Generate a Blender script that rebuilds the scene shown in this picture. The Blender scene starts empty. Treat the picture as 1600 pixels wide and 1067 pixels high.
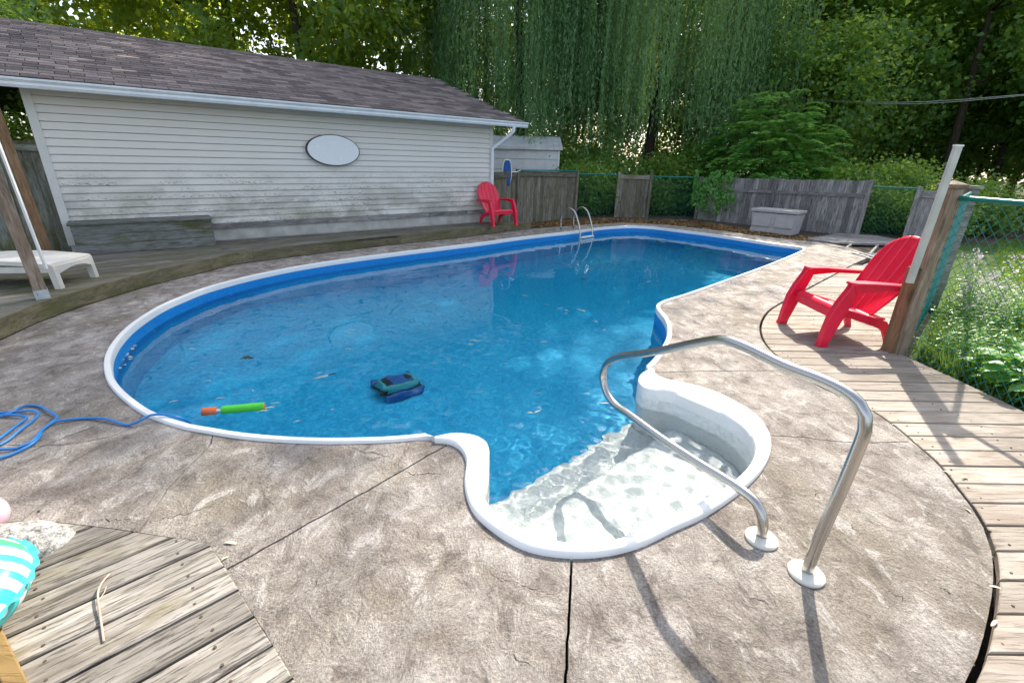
import bpy, bmesh, math, random
import numpy as np
from mathutils import Vector, Matrix
from mathutils.geometry import delaunay_2d_cdt
random.seed(7); rng = np.random.default_rng(7)
PI = math.pi
sc = bpy.context.scene
C = sc.collection
# ------------------------------------------------------------------ camera
F_PX, PITCH, ROLL, CAM_H = 730.0, math.radians(21), math.radians(1.3), 1.5
FW = np.array([0, math.cos(PITCH), -math.sin(PITCH)])
_U = np.array([0, math.sin(PITCH), math.cos(PITCH)]); _R = np.array([1., 0, 0])
RT = math.cos(ROLL) * _R + math.sin(ROLL) * _U
UP = -math.sin(ROLL) * _R + math.cos(ROLL) * _U
CAM = np.array([0, 0, CAM_H])
cd = bpy.data.cameras.new('camera'); cam = bpy.data.objects.new('camera', cd); C.objects.link(cam)
cd.sensor_width = 36; cd.lens = F_PX / 1600 * 36; cd.clip_start = 0.05; cd.clip_end = 500
cam.matrix_world = Matrix(((RT[0], UP[0], -FW[0], 0), (RT[1], UP[1], -FW[1], 0), (RT[2], UP[2], -FW[2], CAM_H), (0, 0, 0, 1)))
sc.camera = cam
# ------------------------------------------------------------------ light
SUN_AZ, SUN_EL = math.atan2(0.45, 0.89), math.radians(43)
w = bpy.data.worlds.new('World'); sc.world = w; w.use_nodes = True
nt = w.node_tree; bg = nt.nodes['Background']
sky = nt.nodes.new('ShaderNodeTexSky'); sky.sky_type = 'NISHITA'; sky.sun_disc = False
sky.sun_elevation = SUN_EL; sky.sun_rotation = SUN_AZ; sky.air_density = 1.0; sky.dust_density = 2.5; sky.ozone_density = 1.0
nt.links.new(sky.outputs[0], bg.inputs[0]); bg.inputs[1].default_value = 0.15
hsv = nt.nodes.new('ShaderNodeHueSaturation'); hsv.inputs['Saturation'].default_value = .62   # hazy summer sky
nt.links.new(sky.outputs[0], hsv.inputs['Color']); nt.links.new(hsv.outputs[0], bg.inputs[0])
sl = bpy.data.lights.new('sun', 'SUN'); sl.energy = 3.8; sl.cycles.is_caustics_light = True; sl.angle = math.radians(0.55); sl.color = (1, .92, .79)
so = bpy.data.objects.new('sun', sl); C.objects.link(so)
sd = Vector((math.sin(SUN_AZ) * math.cos(SUN_EL), math.cos(SUN_AZ) * math.cos(SUN_EL), math.sin(SUN_EL)))
so.rotation_euler = (-sd).to_track_quat('-Z', 'Y').to_euler(); so.location = (10, 20, 30)
sc.view_settings.view_transform = 'Standard'; sc.view_settings.look = 'None'
sc.view_settings.exposure = 1.32; sc.view_settings.gamma = 1
sc.render.engine = 'CYCLES'; sc.cycles.use_denoising = True
sc.cycles.max_bounces = 9; sc.cycles.diffuse_bounces = 4; sc.cycles.transparent_max_bounces = 12; sc.cycles.transmission_bounces = 5
sc.cycles.caustics_reflective = False; sc.cycles.sample_clamp_indirect = 6

# ------------------------------------------------------------------ pixel -> place
def ray(x, y): return FW * F_PX + RT * (x - 800) - UP * (y - 533.5)
def g(x, y, z=0.0):
    d = ray(x, y); return CAM + d * ((z - CAM_H) / d[2])
def onpl(x, y, P0, n):
    d = ray(x, y); return CAM + d * (((P0 - CAM) @ n) / (d @ n))
def aty(x, y, Y):
    d = ray(x, y); return CAM + d * (Y / d[1])
def gr(x, y, z):
    """point at depth z below the water seen at a pixel, with the bend at the surface"""
    p = g(x, y, WATER); d = p - CAM; d /= np.linalg.norm(d); h = d[:2] / 1.33; q = np.r_[h, -math.sqrt(1 - h @ h)]
    return p + q * ((z - WATER) / q[2])
def G2(lst, z=0.0): return [tuple(g(x, y, z)[:2]) for x, y in lst]

# ------------------------------------------------------------------ materials
MATS = {}
class NM:
    def __init__(s, name):
        m = bpy.data.materials.new(name); m.use_nodes = True; s.m = m; s.nt = m.node_tree
        s.b = s.nt.nodes['Principled BSDF']; s.out = s.nt.nodes['Material Output']; MATS[name] = m
        s.tc = None
    def n(s, t, **kw):
        x = s.nt.nodes.new(t)
        for k, v in kw.items(): setattr(x, k, v)
        return x
    def l(s, a, b): s.nt.links.new(a, b)
    def co(s, scale=(1, 1, 1), rot=(0, 0, 0), src='Object'):
        if s.tc is None: s.tc = s.n('ShaderNodeTexCoord')
        m = s.n('ShaderNodeMapping'); s.l(s.tc.outputs[src], m.inputs[0])
        m.inputs['Scale'].default_value = scale; m.inputs['Rotation'].default_value = rot
        return m.outputs[0]
    def co_rand(s, scale=(1, 1, 1)):
        """object coordinates shifted by a per-object random amount"""
        if s.tc is None: s.tc = s.n('ShaderNodeTexCoord')
        oi = s.n('ShaderNodeObjectInfo'); mu = s.n('ShaderNodeMath', operation='MULTIPLY'); s.l(oi.outputs['Random'], mu.inputs[0]); mu.inputs[1].default_value = 37.0
        ad = s.n('ShaderNodeVectorMath', operation='ADD'); s.l(s.tc.outputs['Object'], ad.inputs[0]); s.l(mu.outputs[0], ad.inputs[1])
        m = s.n('ShaderNodeMapping'); s.l(ad.outputs[0], m.inputs[0]); m.inputs['Scale'].default_value = scale
        return m.outputs[0]
    def noise(s, v, scale, detail=4, rough=.6, dist=0):
        x = s.n('ShaderNodeTexNoise'); s.l(v, x.inputs['Vector'])
        x.inputs['Scale'].default_value = scale; x.inputs['Detail'].default_value = detail
        x.inputs['Roughness'].default_value = rough; x.inputs['Distortion'].default_value = dist
        return x.outputs['Fac']
    def ramp(s, f, stops):
        x = s.n('ShaderNodeValToRGB'); s.l(f, x.inputs[0]); e = x.color_ramp.elements
        while len(e) < len(stops): e.new(0.5)
        for i, (p, c) in enumerate(stops):
            e[i].position = p; e[i].color = (c, c, c, 1) if isinstance(c, (int, float)) else (*c, 1)
        return x.outputs[0]
    def mix(s, f, a, b, mode='MIX'):
        x = s.n('ShaderNodeMix', data_type='RGBA', blend_type=mode)
        for i, v in ((0, f), (6, a), (7, b)):
            if hasattr(v, 'is_linked') or isinstance(v, bpy.types.NodeSocket): s.l(v, x.inputs[i])
            else: x.inputs[i].default_value = v if i == 0 else (*v, 1)
        return x.outputs[2]
    def math(s, op, a, b=None, clamp=False):
        x = s.n('ShaderNodeMath', operation=op, use_clamp=clamp)
        for i, v in ((0, a), (1, b)):
            if v is None: continue
            if isinstance(v, bpy.types.NodeSocket): s.l(v, x.inputs[i])
            else: x.inputs[i].default_value = v
        return x.outputs[0]
    def sepz(s, axis='Z', src='Object'):
        if s.tc is None: s.tc = s.n('ShaderNodeTexCoord')
        x = s.n('ShaderNodeSeparateXYZ'); s.l(s.tc.outputs[src], x.inputs[0]); return x.outputs[axis]
    def wz(s, axis='Z'):
        gm = s.n('ShaderNodeNewGeometry'); x = s.n('ShaderNodeSeparateXYZ'); s.l(gm.outputs['Position'], x.inputs[0]); return x.outputs[axis]
    def bump(s, h, strength=.5, dist=.01, after=None):
        x = s.n('ShaderNodeBump'); s.l(h, x.inputs['Height']); x.inputs['Strength'].default_value = strength; x.inputs['Distance'].default_value = dist
        if after is not None: s.l(after, x.inputs['Normal'])
        return x.outputs[0]
    def fin(s, col=None, rough=.7, spec=.5, metal=0, normal=None):
        if col is not None:
            if isinstance(col, bpy.types.NodeSocket): s.l(col, s.b.inputs['Base Color'])
            else: s.b.inputs['Base Color'].default_value = (*col, 1)
        if isinstance(rough, bpy.types.NodeSocket): s.l(rough, s.b.inputs['Roughness'])
        else: s.b.inputs['Roughness'].default_value = rough
        s.b.inputs['Specular IOR Level'].default_value = spec; s.b.inputs['Metallic'].default_value = metal
        if normal is not None: s.l(normal, s.b.inputs['Normal'])
        return s.m

def m_concrete():
    k = NM('stamped_concrete'); v = k.co()
    big = k.noise(v, .8, 6, .65, .5); mid = k.noise(v, 3.2, 12, .72, .35); fine = k.noise(v, 95, 4, .8)
    st = k.noise(k.co((1.25, .85, 1), (0, 0, .6)), 6.5, 12, .74, .5); pt = k.noise(v, 1.9, 8, .68, .6)
    c = k.ramp(mid, [(.33, (.17, .147, .128)), (.44, (.275, .24, .213)), (.53, (.36, .322, .292)), (.65, (.49, .45, .415))])
    c = k.mix(k.ramp(big, [(.36, .65), (.5, 0)]), c, k.mix(fine, (.15, .125, .088), (.29, .25, .19)))
    c = k.mix(k.ramp(pt, [(.54, 0), (.66, .5)]), c, (.19, .15, .125))
    c = k.mix(k.ramp(st, [(.38, .75), (.47, 0)]), c, (.135, .112, .097))
    c = k.mix(k.ramp(st, [(.54, 0), (.62, .7)]), c, (.56, .52, .49))
    c = k.mix(.95, c, k.ramp(fine, [(.3, .5), (.5, 1.08), (.68, 1.55)]), 'MULTIPLY')
    h = k.math('ADD', k.math('MULTIPLY', st, 1.2), k.math('MULTIPLY', mid, 1.0))
    h = k.math('ADD', h, k.math('MULTIPLY', fine, .22))
    return k.fin(c, .8, .35, 0, k.bump(h, 1.0, .045))
def m_wood(name, c0, c1, c2, dark, grain=1.0, moss=0, mosscol=(.07, .085, .02), bumpk=.6, varied=.5, knots=True):
    k = NM(name); v = k.co_rand((2.0, 13, 13)); v2 = k.co_rand((4.5, 60, 60)); v3 = k.co_rand((1, 1, 1))
    a = k.noise(v, 1.6, 5, .6, .8); b = k.noise(v2, 1.5, 4, .65, .3); p = k.noise(v3, 1.3, 4, .6)
    c = k.ramp(a, [(.28, c0), (.5, c1), (.72, c2)])
    lines = k.ramp(b, [(.36, 1), (.47, 0)])
    c = k.mix(k.math('MULTIPLY', lines, .75 * grain), c, dark)
    oi = k.n('ShaderNodeObjectInfo')
    tone = k.ramp(oi.outputs['Random'], [(0, 1 - varied * .45), (.5, 1.0), (1, 1 + varied * .25)])
    c = k.mix(1.0, c, tone, 'MULTIPLY')
    patch = k.ramp(p, [(.34, .6), (.52, 0)])
    c = k.mix(k.math('MULTIPLY', patch, .6), c, dark)
    if knots:
        vo = k.n('ShaderNodeTexVoronoi'); k.l(k.co_rand((1.5, 7, 7)), vo.inputs['Vector']); vo.inputs['Scale'].default_value = 1.0
        kn = k.ramp(vo.outputs['Distance'], [(.0, 1), (.09, .8), (.15, 0)])
        c = k.mix(k.math('MULTIPLY', kn, .7), c, tuple(x * .6 for x in dark))
    if moss:
        mz = k.noise(k.co_rand((.8, 2.2, 2.2)), 1.7, 6, .7, .3)
        c = k.mix(k.ramp(mz, [(.62 - moss * .3, 0), (.76 - moss * .25, .9)]), c, mosscol)
    h = k.math('SUBTRACT', a, k.math('MULTIPLY', lines, .6))
    return k.fin(c, .8, .25, 0, k.bump(h, bumpk, .006))
def m_plain(name, col, rough=.5, spec=.5, metal=0, var=.08, scale=12, bumpk=0):
    k = NM(name); v = k.co(); f = k.noise(v, scale, 5, .6)
    c = k.mix(k.ramp(f, [(.3, 0), (.7, 1)]), tuple(x * (1 - var) for x in col), tuple(min(1, x * (1 + var)) for x in col))
    r = k.math('ADD', k.math('MULTIPLY', f, .15), rough - .07)
    return k.fin(c, r, spec, metal, k.bump(k.noise(v, scale * 6, 3), bumpk, .002) if bumpk else None)
def m_leaf(name, c0, c1, tr, trans=.42, rough=.42, nscale=.5):
    k = NM(name); gm = k.n('ShaderNodeNewGeometry')
    x = k.n('ShaderNodeTexNoise'); k.l(gm.outputs['Position'], x.inputs['Vector']); x.inputs['Scale'].default_value = nscale; x.inputs['Detail'].default_value = 2
    f = k.math('ADD', k.math('MULTIPLY', gm.outputs['Random Per Island'], .55), k.math('MULTIPLY', x.outputs['Fac'], .6))
    f = k.math('SUBTRACT', f, .08, True)
    c = k.mix(f, c0, c1); k.fin(c, rough, .45)
    t = k.n('ShaderNodeBsdfTranslucent'); tcx = k.mix(f, tuple(q * .7 for q in tr), tr); k.l(tcx, t.inputs[0])
    ms = k.n('ShaderNodeMixShader'); ms.inputs[0].default_value = trans
    k.l(k.b.outputs[0], ms.inputs[1]); k.l(t.outputs[0], ms.inputs[2]); k.l(ms.outputs[0], k.out.inputs[0]); return k.m
def m_liner():
    k = NM('blue_liner'); v = k.co(); a = k.noise(v, 26, 3, .75); b = k.noise(v, 9, 4, .6)
    c = k.ramp(a, [(.34, (.003, .31, .62)), (.5, (.006, .43, .76)), (.66, (.05, .58, .88))])
    c = k.mix(k.math('MULTIPLY', b, .25), c, (.008, .40, .74))
    z = k.wz(); c = k.mix(k.ramp(k.math('MULTIPLY', k.math('ADD', z, .42), 6, True), [(.2, 0), (.9, .9)]), c, k.mix(a, (.004, .15, .50), (.02, .27, .70)))   # darker printed band on the liner's wall
    return k.fin(c, .5, .3)
def m_water():
    k = NM('pool_water'); k.nt.nodes.remove(k.b)
    gl = k.n('ShaderNodeBsdfGlass'); gl.inputs['IOR'].default_value = 1.33; gl.inputs['Roughness'].default_value = 0; gl.inputs[0].default_value = (.95, .99, .99, 1)
    k.l(gl.outputs[0], k.out.inputs[0]); return k.m
def m_siding():
    k = NM('vinyl_siding'); z = k.wz(); gm_ = k.n('ShaderNodeNewGeometry')
    def W(scale):
        m = k.n('ShaderNodeMapping'); k.l(gm_.outputs['Position'], m.inputs[0]); m.inputs['Scale'].default_value = scale; return m.outputs[0]
    b = k.noise(W((1, 1, 1)), 1.1, 5, .6)
    c = k.mix(b, (.68, .645, .585), (.78, .75, .70))
    lowz = k.math('MULTIPLY', k.math('SUBTRACT', 1.42, z), 1.15, True)
    patch = k.ramp(k.noise(W((.9, .9, 1.6)), 1.5, 6, .62, .5), [(.42, 0), (.60, 1)])
    gm = k.math('MULTIPLY', lowz, patch)
    c = k.mix(k.math('MULTIPLY', gm, .75), c, (.30, .29, .245))
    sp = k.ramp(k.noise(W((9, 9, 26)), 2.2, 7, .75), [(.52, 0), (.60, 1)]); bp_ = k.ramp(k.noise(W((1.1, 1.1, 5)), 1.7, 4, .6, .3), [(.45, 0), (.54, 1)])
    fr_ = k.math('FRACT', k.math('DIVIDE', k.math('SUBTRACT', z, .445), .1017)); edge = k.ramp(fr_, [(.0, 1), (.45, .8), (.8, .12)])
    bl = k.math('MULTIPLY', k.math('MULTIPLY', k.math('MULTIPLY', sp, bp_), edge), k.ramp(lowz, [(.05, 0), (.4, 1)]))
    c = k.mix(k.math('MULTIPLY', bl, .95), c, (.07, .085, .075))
    gr = k.math('MULTIPLY', k.math('MULTIPLY', k.math('SUBTRACT', 1.02, z), 1.5, True), k.ramp(k.noise(W((.8, .8, .8)), 1.0, 6, .65, .4), [(.50, 0), (.62, 1)]))
    c = k.mix(k.math('MULTIPLY', gr, .6), c, (.25, .27, .13))
    return k.fin(c, .55, .4)
def m_shingle():
    k = NM('asphalt_shingle'); v = k.co_rand((1, 1, 1)); oi = k.n('ShaderNodeObjectInfo')
    gm = k.n('ShaderNodeNewGeometry'); rnd = gm.outputs['Random Per Island']
    f = k.math('FRACT', k.math('ADD', rnd, oi.outputs['Random']))
    c = k.ramp(f, [(0, (.095, .078, .08)), (.35, (.15, .122, .122)), (.7, (.205, .17, .165)), (1, (.27, .225, .215))])
    c = k.mix(.8, c, k.ramp(k.noise(v, 140, 2, .8), [(.3, .5), (.7, 1.5)]), 'MULTIPLY')
    return k.fin(c, .9, .2, 0, k.bump(k.noise(v, 160, 2, .8), .6, .003))
def m_granite():
    k = NM('granite'); v = k.co(); a = k.noise(v, 38, 5, .8); b = k.noise(v, 9, 4)
    c = k.ramp(a, [(.36, (.10, .10, .10)), (.47, (.36, .35, .33)), (.58, (.66, .64, .60))])
    return k.fin(c, .8, .3, 0, k.bump(k.math('ADD', a, b), .9, .02))
def m_soil(name, c0, c1, sc_=9):
    k = NM(name); v = k.co(); a = k.noise(v, sc_, 8, .75); b = k.noise(v, .8, 3)
    c = k.mix(k.ramp(a, [(.35, 0), (.65, 1)]), c0, c1); c = k.mix(k.math('MULTIPLY', b, .5), c, tuple(x * .6 for x in c0))
    return k.fin(c, .95, .1, 0, k.bump(a, .8, .04))
def m_float():
    k = NM('printed_vinyl'); v = k.co()
    wv = k.n('ShaderNodeTexWave', wave_type='RINGS'); k.l(k.co((1, 1.6, 1)), wv.inputs['Vector']); wv.inputs['Scale'].default_value = 3.0; wv.inputs['Distortion'].default_value = 5.0; wv.inputs['Detail'].default_value = 1
    f = k.noise(v, 3.2, 1, .4, .8)
    pat = k.ramp(wv.outputs['Fac'], [(.52, 0), (.56, 1)])
    col = k.ramp(f, [(.42, (.05, .50, .50)), (.50, (.10, .62, .58)), (.54, (.06, .36, .16)), (.7, (.10, .42, .22))])
    c = k.mix(pat, (.82, .83, .82), col); return k.fin(c, .25, .5)
m_concrete(); m_liner(); m_water(); m_siding(); m_shingle(); m_granite(); m_float()
m_wood('sunny_deck_wood', (.25, .205, .165), (.335, .29, .245), (.42, .38, .335), (.15, .115, .09), .6, 0, bumpk=.5, varied=.55)
m_wood('grey_deck_wood', (.155, .138, .112), (.26, .238, .21), (.38, .355, .322), (.06, .05, .042), 1.0, .1, (.17, .15, .06), .9)
m_wood('mossy_wood', (.12, .11, .09), (.205, .19, .165), (.29, .275, .25), (.05, .045, .035), .9, .5, (.10, .10, .035))
m_wood('fascia_wood', (.12, .105, .065), (.20, .175, .11), (.27, .24, .16), (.05, .045, .03), .8, .4, (.10, .105, .04))
m_wood('fence_wood', (.17, .16, .155), (.28, .265, .26), (.42, .40, .395), (.065, .06, .058), .9, .0, varied=.8)
m_wood('fence_green_wood', (.13, .12, .09), (.23, .21, .17), (.35, .33, .27), (.055, .05, .035), .9, .45, (.13, .13, .055), varied=.8)
m_wood('left_fence_wood', (.17, .17, .14), (.27, .285, .24), (.37, .39, .34), (.06, .05, .035), .9, .5, (.09, .10, .02))
m_wood('post_wood', (.19, .13, .09), (.29, .215, .16), (.40, .33, .27), (.10, .065, .045), .8, .0)
m_wood('brown_post_wood', (.17, .095, .05), (.26, .155, .085), (.33, .215, .13), (.09, .05, .03), .6, .1)
m_wood('yellow_wood', (.17, .11, .04), (.25, .165, .065), (.32, .22, .09), (.2, .12, .05), .4, 0)
m_wood('box_wood', (.13, .135, .125), (.20, .205, .195), (.28, .285, .275), (.055, .06, .055), .7, .45, (.075, .085, .015))
m_plain('white_coping', (.80, .80, .79), .35, .5, 0, .03)
k = NM('white_steps'); v = k.co(); a = k.noise(v, 30, 4, .7, .5); k.fin(k.ramp(a, [(.38, (.72, .75, .74)), (.6, (.80, .82, .81))]), .5, .5, 0, k.bump(a, .9, .02))  # faint speckle in the step colour imitates glitter of rippled sunlight
m_plain('white_metal', (.74, .77, .79), .4, .5, 0, .08, 5)
m_plain('trim', (.66, .65, .61), .5, .4, 0, .06, 4)
m_plain('soffit', (.50, .47, .40), .6, .3, 0, .06, 4)
m_plain('foundation', (.46, .45, .42), .85, .2, 0, .25, 4, .3)
m_plain('shed_metal', (.62, .63, .62), .5, .4, 0, .1, 4)
m_plain('shed_roof', (.55, .56, .55), .5, .4, 0, .18, 3)
m_plain('panel_white', (.80, .82, .84), .25, .5, 0, .02)
m_plain('dark_rim', (.02, .03, .035), .5)
m_plain('red_plastic', (.74, .008, .05), .36, .5, 0, .14, 4)
m_plain('white_plastic', (.66, .635, .58), .5, .4, 0, .08, 8)
m_plain('cream_plastic', (.66, .64, .56), .45, .4, 0, .05, 8)
m_plain('grey_resin', (.42, .40, .40), .6, .3, 0, .12, 6)
m_plain('teal_coating', (.0, .17, .14), .35, .5, 0, .15, 6)
m_plain('pole_teal', (.02, .26, .25), .35, .5, 0, .1, 6)
m_plain('pole_white', (.52, .51, .47), .5, .4, 0, .12, 6)
m_plain('net_blue', (.02, .10, .34), .7, .3, 0, .3, 40)
m_plain('cable_blue', (.02, .20, .55), .4, .5, 0, .1)
m_plain('foam_green', (.10, .62, .05), .6, .3, 0, .06)
m_plain('foam_orange', (.85, .20, .07), .6, .3, 0, .06)
m_plain('robot_blue', (.008, .11, .38), .35, .5, 0, .1)
m_plain('robot_teal', (.06, .40, .42), .4, .5, 0, .06)
m_plain('robot_dark', (.01, .02, .035), .5, .4, 0, .1)
m_plain('pink_vinyl', (.80, .50, .58), .3)
m_plain('galvanised', (.50, .54, .56), .45, .5, .5, .15, 14)
m_plain('wire_grey', (.55, .56, .56), .5, .5, .3)
m_plain('leaf_pale', (.50, .47, .34), .6, .3, 0, .25, 3)
m_plain('leaf_dark', (.025, .06, .02), .6, .3)
m_plain('leaf_brown', (.30, .18, .07), .7, .2, 0, .5, 2)
m_plain('twig_wood', (.36, .30, .25), .8, .2, 0, .2)
m_plain('nail', (.10, .075, .055), .6, .4, .5)
k = NM('brushed_steel'); k.fin((.46, .45, .435), .27, .5, 1.0, k.bump(k.noise(k.co((4, 4, 4)), 30, 3), .05, .002))
k = NM('bark'); v = k.co((3, 3, .5)); a = k.noise(v, 5, 6, .7, .4)
k.fin(k.ramp(a, [(.3, (.03, .024, .018)), (.6, (.085, .07, .055)), (.8, (.14, .12, .10))]), .95, .1, 0, k.bump(a, 1, .05))
m_soil('dirt', (.07, .055, .042), (.17, .14, .115), 10)
m_soil('lawn_ground', (.06, .10, .025), (.11, .18, .045), 14)
m_soil('sub_base', (.02, .017, .013), (.05, .042, .034), 20)
m_soil('forest_floor', (.035, .04, .018), (.07, .085, .03), 3)
m_leaf('maple_leaf', (.03, .085, .02), (.11, .24, .045), (.66, .78, .08), .54, .36)
m_leaf('wood_leaf', (.035, .10, .03), (.16, .33, .085), (.62, .82, .13), .52, .33)
m_leaf('willow_leaf_live', (.085, .20, .08), (.23, .41, .18), (.38, .56, .15), .42)
m_leaf('shrub_leaf', (.08, .24, .06), (.20, .48, .12), (.40, .72, .12), .42, .35)
m_leaf('weed_leaf', (.08, .20, .035), (.23, .43, .08), (.45, .68, .09), .42, .4, 2)
m_leaf('hosta_leaf', (.06, .20, .03), (.14, .36, .05), (.30, .55, .06), .35, .35, 2)
m_leaf('grass_blade', (.06, .14, .02), (.16, .29, .045), (.32, .46, .06), .35, .5, 1.5)
m_leaf('petal', (.60, .50, .60), (.78, .72, .76), (.6, .52, .6), .3, .6, 3)

# ------------------------------------------------------------------ mesh helpers
def tag(o, label=None, cat=None, group=None, kind=None):
    if label: o['label'] = label
    if cat: o['category'] = cat
    if group: o['group'] = group
    if kind: o['kind'] = kind
    return o
def empty(name, loc=(0, 0, 0), rz=0, **kw):
    o = bpy.data.objects.new(name, None); C.objects.link(o); o.location = loc; o.rotation_euler = (0, 0, rz); o.empty_display_size = .1
    return tag(o, **kw)
def root_m(o):
    m = Matrix.LocRotScale(o.location, o.rotation_euler, o.scale)
    if o.parent: m = root_m(o.parent) @ o.matrix_parent_inverse @ m
    return m
def link(name, me, mat, parent=None, mw=None, local=False):
    """mesh in world coordinates (or with world matrix mw); local=True: coordinates are the parent's own"""
    o = bpy.data.objects.new(name, me); C.objects.link(o)
    if mat and not me.materials: me.materials.append(MATS[mat])
    if mw is not None:
        l, q, s = mw.decompose(); o.location = l; o.rotation_euler = q.to_euler(); o.scale = s
    if parent is not None:
        o.parent = parent
        if not local: o.matrix_parent_inverse = root_m(parent).inverted()
    return o
class MB:
    def __init__(s): s.v = []; s.f = []
    def add(s, vs, fs):
        n = len(s.v); s.v += [tuple(map(float, p)) for p in vs]; s.f += [tuple(i + n for i in f) for f in fs]; return s
    def box(s, c, d, rz=0, rx=0, ry=0):
        m = Matrix.Rotation(rz, 3, 'Z') @ Matrix.Rotation(ry, 3, 'Y') @ Matrix.Rotation(rx, 3, 'X'); c = Vector(c)
        vs = [c + m @ Vector((x * d[0] / 2, y * d[1] / 2, z * d[2] / 2)) for x in (-1, 1) for y in (-1, 1) for z in (-1, 1)]
        return s.add(vs, [(0, 1, 3, 2), (4, 6, 7, 5), (0, 4, 5, 1), (2, 3, 7, 6), (0, 2, 6, 4), (1, 5, 7, 3)])
    def beam(s, a, b, wd, h, up=(0, 0, 1)):
        a = Vector(a); b = Vector(b); t = (b - a).normalized(); u = Vector(up); sx = t.cross(u)
        if sx.length < 1e-4: sx = t.cross(Vector((1, 0, 0)))
        sx.normalize(); uu = sx.cross(t)
        vs = [p + sx * (i * wd / 2) + uu * (j * h / 2) for p in (a, b) for i, j in ((-1, -1), (1, -1), (1, 1), (-1, 1))]
        return s.add(vs, [(3, 2, 1, 0), (4, 5, 6, 7), (0, 1, 5, 4), (1, 2, 6, 5), (2, 3, 7, 6), (3, 0, 4, 7)])
    def tube(s, path, r, n=10, cap=True):
        P = [Vector(p) for p in path]; R = r if hasattr(r, '__len__') else [r] * len(P); T = []
        for i in range(len(P)): T.append((P[min(i + 1, len(P) - 1)] - P[max(i - 1, 0)]).normalized())
        u = T[0].cross(Vector((0, 0, 1)));
        if u.length < .05: u = T[0].cross(Vector((1, 0, 0)))
        u.normalize(); vs = []; fs = []
        for i, p in enumerate(P):
            u = (u - T[i] * u.dot(T[i])).normalized(); q = T[i].cross(u)
            vs += [p + (u * math.cos(2 * PI * k / n) + q * math.sin(2 * PI * k / n)) * R[i] for k in range(n)]
        for i in range(len(P) - 1):
            for k in range(n): fs.append((i * n + k, i * n + (k + 1) % n, (i + 1) * n + (k + 1) % n, (i + 1) * n + k))
        if cap: fs += [tuple(range(n - 1, -1, -1)), tuple(range((len(P) - 1) * n, len(P) * n))]
        return s.add(vs, fs)
    def prism(s, poly, z0, z1, c=0.0):
        """upright prism, poly counter-clockwise; c chamfers the top edge"""
        n = len(poly); loops = [[(x, y, z0) for x, y in poly]]
        if c:
            ins = inset(poly, c); loops += [[(x, y, z1 - c) for x, y in poly], [(x, y, z1) for x, y in ins]]
        else: loops.append([(x, y, z1) for x, y in poly])
        vs = [p for L in loops for p in L]; fs = [tuple(range(n - 1, -1, -1))]
        for a in range(len(loops) - 1):
            for i in range(n): j = (i + 1) % n; fs.append((a * n + i, a * n + j, (a + 1) * n + j, (a + 1) * n + i))
        fs.append(tuple(range((len(loops) - 1) * n, len(loops) * n))); return s.add(vs, fs)
    def lathe(s, prof, c, n=20, axis=None):
        c = Vector(c); vs = []; fs = []; m = len(prof)
        q = Vector((0, 0, 1)).rotation_difference(Vector(axis)) if axis is not None else None
        for k in range(n):
            a = 2 * PI * k / n
            for r, z in prof:
                p = Vector((r * math.cos(a), r * math.sin(a), z)); vs.append(c + (q @ p if q else p))
        for k in range(n):
            for i in range(m - 1): fs.append((k * m + i, ((k + 1) % n) * m + i, ((k + 1) % n) * m + i + 1, k * m + i + 1))
        return s.add(vs, fs)
    def grid(s, P, nu, nv, closed=False):
        fs = [(i * nv + j, i * nv + (j + 1) % nv, (i + 1) * nv + (j + 1) % nv, (i + 1) * nv + j) for i in range(nu - 1) for j in range(nv if closed else nv - 1)]
        return s.add(P, fs)
    def mesh(s, name, smooth=False):
        me = bpy.data.meshes.new(name); me.from_pydata(s.v, [], s.f); me.update()
        bm = bmesh.new(); bm.from_mesh(me); bmesh.ops.recalc_face_normals(bm, faces=bm.faces); bm.to_mesh(me); bm.free()
        if smooth:
            for p in me.polygons: p.use_smooth = True
            if smooth != True: me.set_sharp_from_angle(angle=smooth)
        return me
    def go(s, name, mat, parent=None, smooth=False, mw=None, local=False, bevel=0):
        o = link(name, s.mesh(name, smooth), mat, parent, mw, local)
        if bevel:
            b = o.modifiers.new('bevel', 'BEVEL'); b.width = bevel; b.segments = 2; b.limit_method = 'ANGLE'; b.angle_limit = .7
        return o
def inset(poly, c):
    n = len(poly); out = []
    for i in range(n):
        p0 = np.array(poly[i - 1]); p1 = np.array(poly[i]); p2 = np.array(poly[(i + 1) % n])
        a = p1 - p0; b = p2 - p1; a = a / (np.linalg.norm(a) + 1e-9); b = b / (np.linalg.norm(b) + 1e-9)
        na = np.array([-a[1], a[0]]); nb = np.array([-b[1], b[0]]); m = na + nb; L = m @ m
        m = m * (2 / L) if L > .2 else na
        out.append(tuple(p1 + m * c))
    return out
def area(p): return .5 * sum(p[i - 1][0] * p[i][1] - p[i][0] * p[i - 1][1] for i in range(len(p)))
def ccw(p): return p if area(p) > 0 else p[::-1]
def clip(poly, p, n):
    """keep the side where (q-p).n >= 0"""
    out = []; p = np.array(p); n = np.array(n)
    for i in range(len(poly)):
        a = np.array(poly[i - 1]); b = np.array(poly[i]); da = (a - p) @ n; db = (b - p) @ n
        if da >= 0: pass
        if (da >= 0) != (db >= 0): out.append(tuple(a + (b - a) * (da / (da - db))))
        if db >= 0: out.append(tuple(b))
    return out
def inside(p, poly):
    x, y = p; r = False
    for i in range(len(poly)):
        x1, y1 = poly[i - 1]; x2, y2 = poly[i]
        if (y1 > y) != (y2 > y) and x < (x2 - x1) * (y - y1) / (y2 - y1) + x1: r = not r
    return r
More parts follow.
